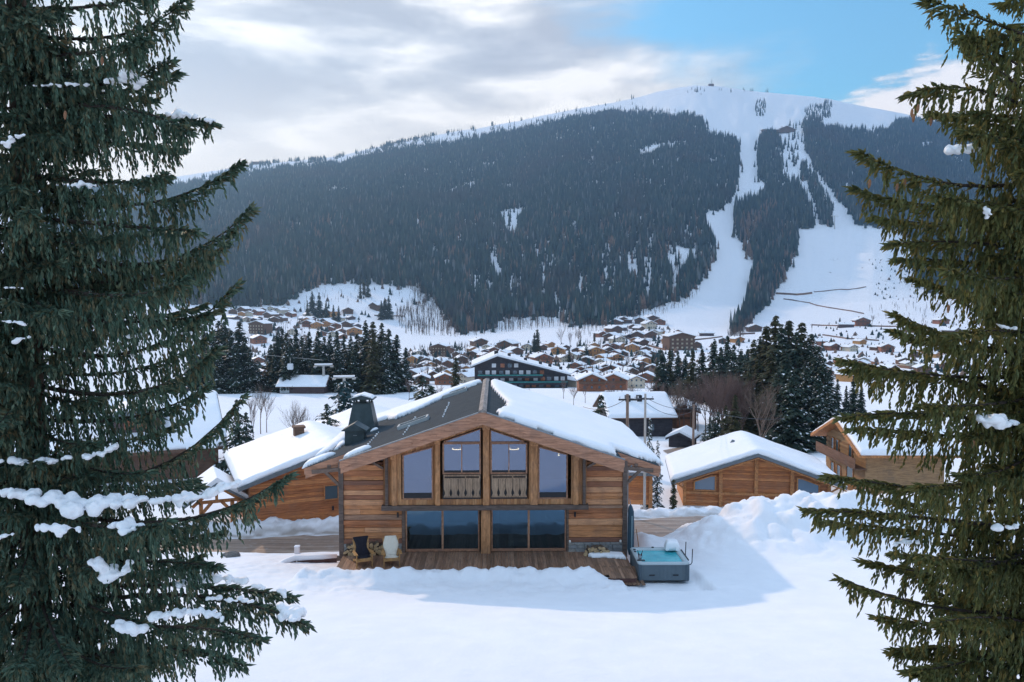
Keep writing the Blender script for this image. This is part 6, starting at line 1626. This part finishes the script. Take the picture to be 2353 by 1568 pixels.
# --- shrubs, hedges and small garden trees that nobody could count
def scrub():
    rng = np.random.default_rng(12); X = []; Hh = []
    for poly, n, (h0, h1) in (([(925, 800), (1090, 790), (1330, 795), (1530, 740), (1560, 800), (1520, 905), (1330, 905), (1090, 850), (1080, 890), (935, 890)], 1500, (1.5, 7)), ([(530, 712), (700, 715), (850, 720), (850, 780), (690, 790), (620, 880), (585, 880)], 420, (2, 8)),
                              ([(1870, 740), (2250, 730), (2250, 880), (1890, 890)], 420, (1, 6)), ([(1560, 800), (1900, 770), (1900, 830), (1560, 850)], 200, (2, 7)), ([(1990, 580), (2100, 600), (2120, 700), (2010, 690)], 110, (2, 6)), ([(960, 640), (1060, 630), (1160, 740), (1050, 770)], 160, (5, 14)), ([(1290, 735), (1480, 705), (1600, 650), (1600, 670), (1480, 725), (1300, 760)], 200, (6, 16)), ([(640, 690), (1000, 650), (1000, 700), (660, 715)], 50, (4, 12))):
        xs = [p[0] for p in poly]; ys = [p[1] for p in poly]
        for _ in range(n):
            a, b = rng.uniform(min(xs), max(xs)), rng.uniform(min(ys), max(ys))
            if not in_poly(np.array(a), np.array(b), poly): continue
            g = ground_at(a, b)
            if g is None or g[1] > 2000 or g[1] < 380: continue
            X.append(g[:2]); Hh.append(rng.uniform(h0, h1))
    X = np.array(X); Hh = np.array(Hh); br = rng.random(len(Hh)) < .45
    far_tree_mesh(X[~br], Hh[~br], Hh[~br] * rng.uniform(.2, .5, (~br).sum()), M_FARTREE, 'village_shrubs', 'dark shrubs and young conifers between the village houses', rng)
    far_tree_mesh(X[br], Hh[br] * .8, Hh[br] * rng.uniform(.3, .6, br.sum()), M_LARCH, 'bare_hedges', 'brown leafless hedges and bushes between the village houses', rng)
scrub()
def snow_fence(pts, label, h=1.6, th=.5):
    P3 = [ground_at(a, b) for a, b in pts]; mb = MB()
    for p, q in zip(P3, P3[1:]):
        n = max(1, int(np.linalg.norm(q - p) / 12))
        for i in range(n):
            a = p + (q - p) * i / n; b = p + (q - p) * (i + 1.0) / n
            a = Vector((a[0], a[1], gz(a[0], a[1]))); b = Vector((b[0], b[1], gz(b[0], b[1])))
            mb.bar(a + Vector((0, 0, h * .4)), b + Vector((0, 0, h * .4)), th, h)
    o = mb.build('roadside_fence', M_OLDW); tag(o, label, 'fence')
snow_fence([(1783, 676), (1830, 679), (1866, 675)], 'dark fence on the lower piste, uppermost of the fences at right', 3.0, 1.2)
snow_fence([(1800, 688), (1860, 697), (1930, 712), (1985, 722)], 'long thin fence slanting down to the right below the uppermost fence')
snow_fence([(1870, 672), (1930, 666), (1990, 660)], 'faint fence climbing right across the open slope', 1.4)
snow_fence([(1700, 770), (1735, 768)], 'short dark wall left of the chalet at the ski run foot', 2.0, 1.0)
snow_fence([(1865, 748), (1945, 750), (2010, 751), (2080, 752)], 'level roadside fence below the lone red chalet', 1.6)
snow_fence([(1890, 771), (1950, 780), (2020, 784)], 'roadside fence in the meadow below the level one', 1.4)
snow_fence([(1400, 762), (1430, 775), (1475, 790), (1530, 806)], 'roadside wall running down through the rise left of the ski run', 1.6)
snow_fence([(1570, 783), (1620, 780), (1660, 775)], 'thin fence across the run out of the main piste', 1.4)
snow_fence([(1960, 828), (2030, 842), (2090, 848)], 'dark roadside wall at the lower right of the meadows', 1.8)
snow_fence([(860, 726), (930, 728)], 'low fence beside the lone chalet below the knoll', 1.4)
# ================================================================== FOREGROUND SPRUCES
M_FG_L = m_leaf('shade_tinted_twigs', [(0.07, 0.135, 0.10), (0.13, 0.20, 0.14), (0.038, 0.072, 0.055), (0.19, 0.26, 0.18), (0.22, 0.17, 0.09), (0.065, 0.13, 0.095)], 0.22, 0.6)  # left tree's shaded side put into its cooler twig colours
M_FG_R = m_leaf('sun_tinted_twigs', [(0.10, 0.125, 0.05), (0.19, 0.18, 0.055), (0.055, 0.085, 0.05), (0.30, 0.22, 0.065), (0.11, 0.15, 0.075), (0.16, 0.165, 0.06)], 0.28, 0.6)  # sun on the right tree put into its warm olive twig colours
M_LIMB = simple('spruce_limbs', (0.045, 0.035, 0.03), 0.9, 0, .3, 6)
M_CONE = simple('spruce_cone', (0.22, 0.11, 0.06), 0.7, 0, .3, 30)
def _ico():
    import bmesh
    bm = bmesh.new(); bmesh.ops.create_icosphere(bm, subdivisions=2, radius=1.0)
    v = np.array([tuple(x.co) for x in bm.verts]); f = np.array([[y.index for y in x.verts] for x in bm.faces]); bm.free(); return v, f
ICO_V, ICO_F = _ico()
CRUST = bpy.data.textures.new('snow_crust', 'CLOUDS'); CRUST.noise_scale = .09; CRUST.noise_depth = 3
def big_spruce(name, label, tx, ty, branches, filler, needle, snow_on, cones, seed, zlo, zhi, rad_f, bark_top):
    g = np.random.default_rng(seed)
    root = thing(name, label, 'tree', (tx, ty, gz(tx, ty)))
    O = np.array([tx, ty, gz(tx, ty)])
    # all branches as quadratic curves root -> mid -> tip
    BR = []
    for (p0, p1, p2) in branches: BR.append((np.array(p0), np.array(p1), np.array(p2), 1.0))
    for k in range(filler):
        z = g.uniform(zlo, zhi); az_ = g.uniform(0, 2 * math.pi) if k % 2 else -math.pi / 2 + g.uniform(-1.25, 1.25); L = rad_f(z) * (.35 + .55 * g.random() ** 1.6)
        d = np.array([math.cos(az_), math.sin(az_), 0])
        p0 = np.array([tx, ty, z]); p1 = p0 + d * L * .55 + np.array([0, 0, -L * g.uniform(.10, .22)]); p2 = p0 + d * L + np.array([0, 0, -L * g.uniform(.0, .18)])
        BR.append((p0, p1, p2, g.uniform(.75, 1.1)))
    def cv(b, s):
        s = np.asarray(s)[..., None]; return (1 - s) ** 2 * b[0] + 2 * s * (1 - s) * b[1] + s * s * b[2]
    A = []; DIR = []; LEN = []; WID = []
    wood = MB()
    for bi, b in enumerate(BR):
        L = np.linalg.norm(b[2] - b[0]); dn = b[2] - b[0]; dn = dn / L
        hz_ = np.array([dn[0], dn[1], 0]); hz_ /= max(1e-6, np.linalg.norm(hz_)); perp = np.array([-hz_[1], hz_[0], 0])
        pts = cv(b, np.linspace(0, 1, 9)); wood.tube([tuple(p) for p in pts], list(np.linspace(.032, .004, 9) * (L / 4 + .4)), 5, False)
        # --- laterals near the tip: stiff fingers
        n = int(L * 46)
        s = 1 - g.random(n) ** 1.2 * .45; c0 = cv(b, s)
        sd = g.choice([-1, 1], n)
        tang = cv(b, np.minimum(s + .02, 1.02)) - cv(b, s - .0); tang /= np.linalg.norm(tang, axis=1)[:, None] + 1e-9
        off = g.uniform(0, 1, n) * (.05 + .55 * (1 - s))
        base = c0 + perp * (sd * off)[:, None] + tang * (off * .6)[:, None]; base[:, 2] -= off * .35
        dr = tang * g.uniform(.5, 1.1, n)[:, None] + perp * (sd * g.uniform(.15, .75, n))[:, None] + np.array([0, 0, 1]) * g.uniform(-.75, .18, n)[:, None]
        dr /= np.linalg.norm(dr, axis=1)[:, None]
        A.append(base); DIR.append(dr); LEN.append(g.uniform(.10, .21, n)); WID.append(g.uniform(.038, .058, n))
        # --- hanging curtains
        m = int(L * 20 * b[3])
        s = g.uniform(.06, .96, m); c0 = cv(b, s); sd = g.choice([-1, 1], m)
        off = g.random(m) ** .9 * (.08 + .80 * (1 - s)) * .62
        st = c0 + perp * (sd * off)[:, None] + hz_ * (off * .5)[:, None]; st[:, 2] -= off * .45
        hang = (.10 + (.95 * (1 - s) ** .7 + .05) * g.random(m) ** .9) * min(1.15, L / 3.0 + .25)
        sway = g.normal(0, .06, (m, 2))
        k = np.maximum(2, (hang / .06).astype(int)); idx = np.repeat(np.arange(m), k)
        q = np.concatenate([np.arange(x) for x in k]) / np.repeat(k, k)
        dirh = np.stack([sway[:, 0] + hz_[0] * .22, sway[:, 1] + hz_[1] * .22, -np.ones(m)], -1); dirh /= np.linalg.norm(dirh, axis=1)[:, None]
        base = st[idx] + dirh[idx] * (hang[idx] * q)[:, None]
        N = len(idx); ang = g.uniform(0, 6.28, N); sp = g.uniform(.08, .55, N)
        dr = dirh[idx] + np.stack([np.cos(ang) * sp, np.sin(ang) * sp, np.zeros(N)], -1); dr /= np.linalg.norm(dr, axis=1)[:, None]
        A.append(base); DIR.append(dr); LEN.append(g.uniform(.09, .18, N) * (1.1 - .3 * q)); WID.append(g.uniform(.030, .050, N))
        # --- foliage lying along the limb itself
        m = int(L * 36); s = g.uniform(.1, 1, m); c0 = cv(b, s); ang = g.uniform(0, 6.28, m)
        dr = hz_ * .7 + perp * np.cos(ang)[:, None] + np.array([0, 0, 1]) * (np.sin(ang) * .5 - .15)[:, None]; dr /= np.linalg.norm(dr, axis=1)[:, None]
        A.append(c0); DIR.append(dr); LEN.append(g.uniform(.09, .2, m)); WID.append(g.uniform(.036, .055, m))
    A = np.concatenate(A); DIR = np.concatenate(DIR); LEN = np.concatenate(LEN); WID = np.concatenate(WID)
    px, py = pix(A); keep = (px > -160) & (px < 2513) & (py > -160) & (py < 1730) & (A[:, 1] > 3)
    A, DIR, LEN, WID = A[keep], DIR[keep], LEN[keep], WID[keep]; n = len(A)
    # each twig: two crossed blades with a waist, like a needled shoot
    r = g.normal(size=(n, 3)); u = np.cross(DIR, r); u /= np.linalg.norm(u, axis=1)[:, None] + 1e-9; w = np.cross(DIR, u)
    B = A + DIR * (LEN * .45)[:, None]; T = A + DIR * LEN[:, None]
    V = np.stack([A, B + u * WID[:, None] * .5, T, B - u * WID[:, None] * .5, B + w * WID[:, None] * .5, B - w * WID[:, None] * .5], 1).reshape(-1, 3) - O
    i = np.arange(n) * 6
    F = np.concatenate([np.stack([i, i + 1, i + 2, i + 3], -1), np.stack([i, i + 4, i + 2, i + 5], -1)])
    link_mesh('crown', np_mesh('crown', V, F, needle), root)
    wood.v = [(v[0] - O[0], v[1] - O[1], v[2] - O[2]) for v in wood.v]
    wood.build('branch_wood', M_LIMB, root)
    mb = MB(); hz0 = bark_top - O[2]
    mb.tube([(0, 0, -1), (.05, 0, hz0 * .4), (-.03, .04, hz0 * .7), (0, 0, hz0)], [.26, .2, .15, .06], 12); mb.build('trunk', M_TRUNK, root)
    # snow cushions riding on limbs
    if snow_on:
        for (pts, rads) in snow_on:
            P3 = np.array(pts) - O; k = len(P3); Ls = np.linalg.norm(P3[-1] - P3[0]); nb_ = int(Ls / .035) + 6
            SV = []; SF = []; o_ = 0
            for q_ in range(nb_):
                tq = g.uniform(0, k - 1); c = np.array([np.interp(tq, np.arange(k), P3[:, j]) for j in range(3)]); r_ = np.interp(tq, np.arange(k), rads) * g.uniform(.3, 1.15)
                c = c + np.array([g.normal(0, .3) * r_, g.normal(0, .9) * r_, r_ * .35 - abs(g.normal(0, .45)) * r_ + .02])
                rx_s, ry_s, rz_s = r_ * g.uniform(.6, 1.2), r_ * g.uniform(.6, 1.2), r_ * g.uniform(.45, .95)
                SV.append(ICO_V * np.array([rx_s, ry_s, rz_s]) + c); SF.append(ICO_F + o_); o_ += len(ICO_V)
            ob = link_mesh('snow_cushion', np_mesh('snow_cushion', np.concatenate(SV), np.concatenate(SF), MS, True), root)
            rm_ = ob.modifiers.new('melt', 'REMESH'); rm_.mode = 'VOXEL'; rm_.voxel_size = .022; rm_.use_smooth_shade = True
            sm_ = ob.modifiers.new('soften', 'SMOOTH'); sm_.iterations = 1
            dm_ = ob.modifiers.new('crust', 'DISPLACE'); dm_.texture = CRUST; dm_.strength = .07; dm_.mid_level = .5
    for c in cones:
        p = np.array(c) - O; mb = MB(); mb.tube([tuple(p), tuple(p - np.array([0, 0, .03])), tuple(p - np.array([0.005, 0, .08])), tuple(p - np.array([0.008, 0, .13]))], [.008, .022, .024, .008], 8); mb.build('cone', M_CONE, root)
    print(name, 'twigs', n)
    return n
def q3(a, D): return tuple(float(v) for v in P(a[0], a[1], D))
LD, RD = 14.0, 13.0
lx_, rx_ = float(P(60, 700, LD)[0]), float(P(2440, 700, RD)[0])
lt = (lx_, LD); rt = (rx_, RD)
LB = [((120, 75), (300, 75), (432, -8), 13.2), ((120, 190), (290, 185), (392, 134), 12.6), ((120, 215), (300, 205), (406, 168), 14.5), ((120, 280), (330, 268), (490, 284), 13.0), ((120, 330), (300, 330), (420, 345), 15.4),
      ((120, 440), (400, 455), (552, 376), 13.4), ((120, 548), (440, 580), (578, 478), 12.8), ((120, 600), (330, 615), (500, 600), 15.0), ((120, 790), (400, 775), (542, 652), 13.2), ((120, 700), (300, 730), (470, 700), 15.3),
      ((120, 880), (320, 900), (500, 800), 12.4), ((120, 1075), (400, 1055), (556, 913), 13.6), ((120, 1000), (300, 1010), (430, 960), 15.0), ((100, 1152), (420, 1195), (662, 1092), 12.2), ((120, 1250), (330, 1250), (500, 1225), 14.6),
      ((120, 1300), (330, 1290), (500, 1302), 12.2), ((120, 1360), (420, 1345), (668, 1372), 13.0), ((120, 1410), (460, 1370), (706, 1438), 12.4), ((120, 1470), (380, 1440), (600, 1470), 11.6), ((120, 1540), (340, 1490), (560, 1530), 13.4),
      ((120, 130), (220, 120), (330, 90), 11.8), ((120, 400), (250, 420), (380, 400), 11.6), ((120, 650), (260, 680), (420, 640), 11.4), ((120, 1180), (240, 1210), (380, 1200), 11.2), ((120, 1100), (300, 1120), (450, 1100), 15.5),
      ((120, 500), (290, 520), (450, 530), 11.9), ((120, 720), (300, 740), (480, 720), 12.2), ((120, 960), (300, 960), (470, 890), 12.8), ((120, 20), (250, 10), (370, -40), 12.4), ((120, 240), (280, 250), (430, 300), 11.8), ((120, 850), (310, 850), (480, 770), 14.8), ((120, 620), (350, 640), (520, 560), 14.2)]
def mk(lst, tx, ty):
    out = []
    for (a, m, t, D) in lst:
        z0 = float(P(a[0], a[1], ty)[2]); p0 = np.array([tx, ty, z0])
        p2 = np.array(q3(t, D)); pm = np.array(q3(m, (D + ty) / 2)); f_ = min(.8, max(.3, (m[0] - a[0]) / (t[0] - a[0]))); p1 = (pm - (1 - f_) ** 2 * p0 - f_ * f_ * p2) / (2 * f_ * (1 - f_)); out.append((p0, p1, p2))
    return out
def cushion(pp, D, r): return ([q3(p, D) for p in pp], r)
SNL = [cushion([(228, 190), (262, 186), (300, 182), (322, 188)], 12.5, [.03, .07, .10, .07]), cushion([(384, 268), (415, 266), (450, 274)], 12.8, [.05, .09, .06]), cushion([(468, 280), (485, 282)], 12.9, [.04, .05]),
       cushion([(150, 428), (200, 428), (245, 430)], 12.6, [.03, .05, .03]), cushion([(290, 430), (322, 424), (348, 418)], 12.9, [.03, .08, .06]), cushion([(0, 332), (30, 322), (58, 312)], 12.2, [.07, .06, .03]),
       cushion([(60, 202), (150, 196), (220, 200)], 12.8, [.02, .04, .03]), cushion([(2, 1062), (70, 1066), (150, 1056), (230, 1046), (270, 1028)], 12.6, [.06, .07, .05, .06, .08]),
       cushion([(0, 1132), (60, 1142), (130, 1152), (200, 1162), (260, 1158), (330, 1148), (400, 1150), (470, 1146), (500, 1128), (552, 1112)], 12.1, [.10, .11, .13, .16, .13, .08, .09, .08, .10, .05]),
       cushion([(72, 1215), (130, 1212), (185, 1222)], 11.6, [.05, .08, .04]), cushion([(255, 1212), (292, 1206), (325, 1216)], 11.9, [.08, .11, .06]), cushion([(215, 1285), (240, 1310), (280, 1325), (298, 1300)], 12.0, [.08, .12, .12, .08]),
       cushion([(0, 1238), (30, 1232)], 11.8, [.04, .05]), cushion([(425, 1345), (470, 1330), (520, 1332), (570, 1345), (620, 1360)], 12.7, [.10, .12, .08, .07, .05]), cushion([(265, 1438), (310, 1448), (360, 1425), (430, 1408), (510, 1415)], 11.9, [.07, .10, .09, .07, .06]),
       cushion([(470, 1378), (540, 1382), (580, 1386)], 12.2, [.04, .06, .04]), cushion([(635, 1400), (665, 1412), (695, 1424)], 12.4, [.08, .14, .08]), cushion([(640, 1362), (660, 1374)], 12.8, [.05, .06]),
       cushion([(0, 740), (40, 745), (80, 750)], 12.0, [.03, .04, .02]), cushion([(245, 772), (300, 775), (335, 772)], 12.9, [.02, .05, .03]), cushion([(60, 778), (30, 788)], 12.0, [.04, .05]), cushion([(5, 664), (60, 666)], 12.2, [.03, .03]), cushion([(395, 770), (440, 768)], 12.9, [.03, .04])]
zt_ = lambda row, D: float(P(0, row, D)[2])
rfL = lambda z: float(np.interp(z, [3, 7, 12, 18, 24], [4.3, 3.9, 3.1, 2.25, 1.2]))
big_spruce('foreground_spruce', 'huge near spruce filling the left edge, drooping twig curtains and snow on its branches', lt[0], lt[1], mk(LB, *lt), 330, M_FG_L, SNL,
           [q3((150, 255), 12.0), q3((235, 130), 12.2), q3((300, 160), 12.6)], 21, 4.5, 20.5, rfL, 30)
RB = [((2440, 120), (2300, 60), (2132, 0), 12.6), ((2440, 260), (2330, 190), (2208, 62), 12.2), ((2440, 230), (2340, 150), (2210, 90), 12.9), ((2440, 300), (2280, 215), (2092, 213), 12.3), ((2440, 330), (2300, 290), (2140, 260), 13.4),
      ((2440, 400), (2200, 425), (1975, 348), 12.0), ((2440, 430), (2180, 475), (1962, 432), 12.8), ((2440, 520), (2230, 520), (2010, 500), 13.6), ((2440, 590), (2260, 560), (2050, 560), 12.2), ((2440, 660), (2260, 610), (2065, 595), 12.9),
      ((2440, 730), (2290, 690), (2095, 640), 13.5), ((2440, 830), (2240, 790), (2058, 722), 12.0), ((2440, 790), (2250, 800), (2055, 760), 13.2), ((2440, 860), (2180, 865), (1938, 828), 12.4), ((2440, 930), (2220, 880), (1950, 850), 13.2),
      ((2440, 1010), (2220, 960), (1935, 958), 12.2), ((2440, 1060), (2230, 1010), (1960, 985), 13.1), ((2440, 1180), (2150, 1130), (1905, 1095), 12.0), ((2440, 1230), (2130, 1190), (1852, 1172), 12.5), ((2440, 1270), (2180, 1230), (1890, 1200), 13.3),
      ((2440, 1400), (2180, 1400), (1932, 1330), 12.1), ((2440, 1360), (2200, 1330), (1985, 1290), 13.2), ((2440, 1480), (2230, 1450), (2020, 1420), 12.4), ((2440, 1540), (2260, 1500), (2045, 1500), 13.0), ((2440, 1600), (2280, 1560), (2090, 1545), 12.0),
      ((2440, 480), (2280, 470), (2150, 450), 11.4), ((2440, 620), (2300, 640), (2180, 620), 11.2), ((2440, 780), (2290, 760), (2190, 770), 11.3), ((2440, 900), (2270, 930), (2120, 930), 11.2), ((2440, 1100), (2260, 1110), (2110, 1120), 11.2), ((2440, 1300), (2260, 1290), (2120, 1280), 11.4), ((2440, 1450), (2300, 1420), (2160, 1430), 11.3), ((2440, 330), (2320, 320), (2220, 300), 11.5)]
SNR = [cushion([(2172, 352), (2200, 345), (2250, 345), (2300, 338)], 12.0, [.05, .08, .06, .03]), cushion([(2255, 968), (2290, 968), (2340, 978)], 11.6, [.09, .10, .07]), cushion([(2170, 985), (2200, 988)], 11.9, [.03, .04]),
       cushion([(2280, 1215), (2330, 1212)], 11.6, [.06, .06]), cushion([(2060, 1252), (2110, 1250)], 12.2, [.05, .05]), cushion([(2262, 480), (2270, 500)], 11.7, [.05, .05]), cushion([(2285, 745), (2330, 762)], 12.0, [.03, .05])]
rfR = lambda z: float(np.interp(z, [2, 8, 12, 18, 24], [3.6, 3.7, 3.1, 2.0, 1.1]))
big_spruce('foreground_spruce', 'big near spruce filling the right edge with sunlit olive needles and brown cones', rt[0], rt[1], mk(RB, *rt), 260, M_FG_R, SNR,
           [q3((2096, 250), 12.2), q3((2100, 262), 12.3), q3((2062, 420), 12.1), q3((2080, 410), 12.2), q3((1999, 412), 12.0), q3((2140, 270), 12.4), q3((2236, 1010), 11.7), q3((2110, 240), 12.3), q3((2180, 700), 12.0)], 22, 3.5, 19.5, rfR, 27)
# ================================================================== HAZE
def haze():
    mb = MB(); mb.box(-3200, 3200, -100, 2900, -70, 900)
    m = bpy.data.materials.new('valley_haze'); m.use_nodes = True
    t = NT(m.node_tree); t.n.clear()
    pv = t.new('ShaderNodeVolumePrincipled')
    pv.inputs['Color'].default_value = (0.36, 0.63, 1.0, 1)
    pv.inputs['Density'].default_value = 0.00016
    pv.inputs['Anisotropy'].default_value = 0.55
    out = t.new('ShaderNodeOutputMaterial'); t.l.new(pv.outputs[0], out.inputs['Volume'])
    o = mb.build('haze', m); tag(o, 'thin blue winter haze filling the valley', kind='stuff')
haze()
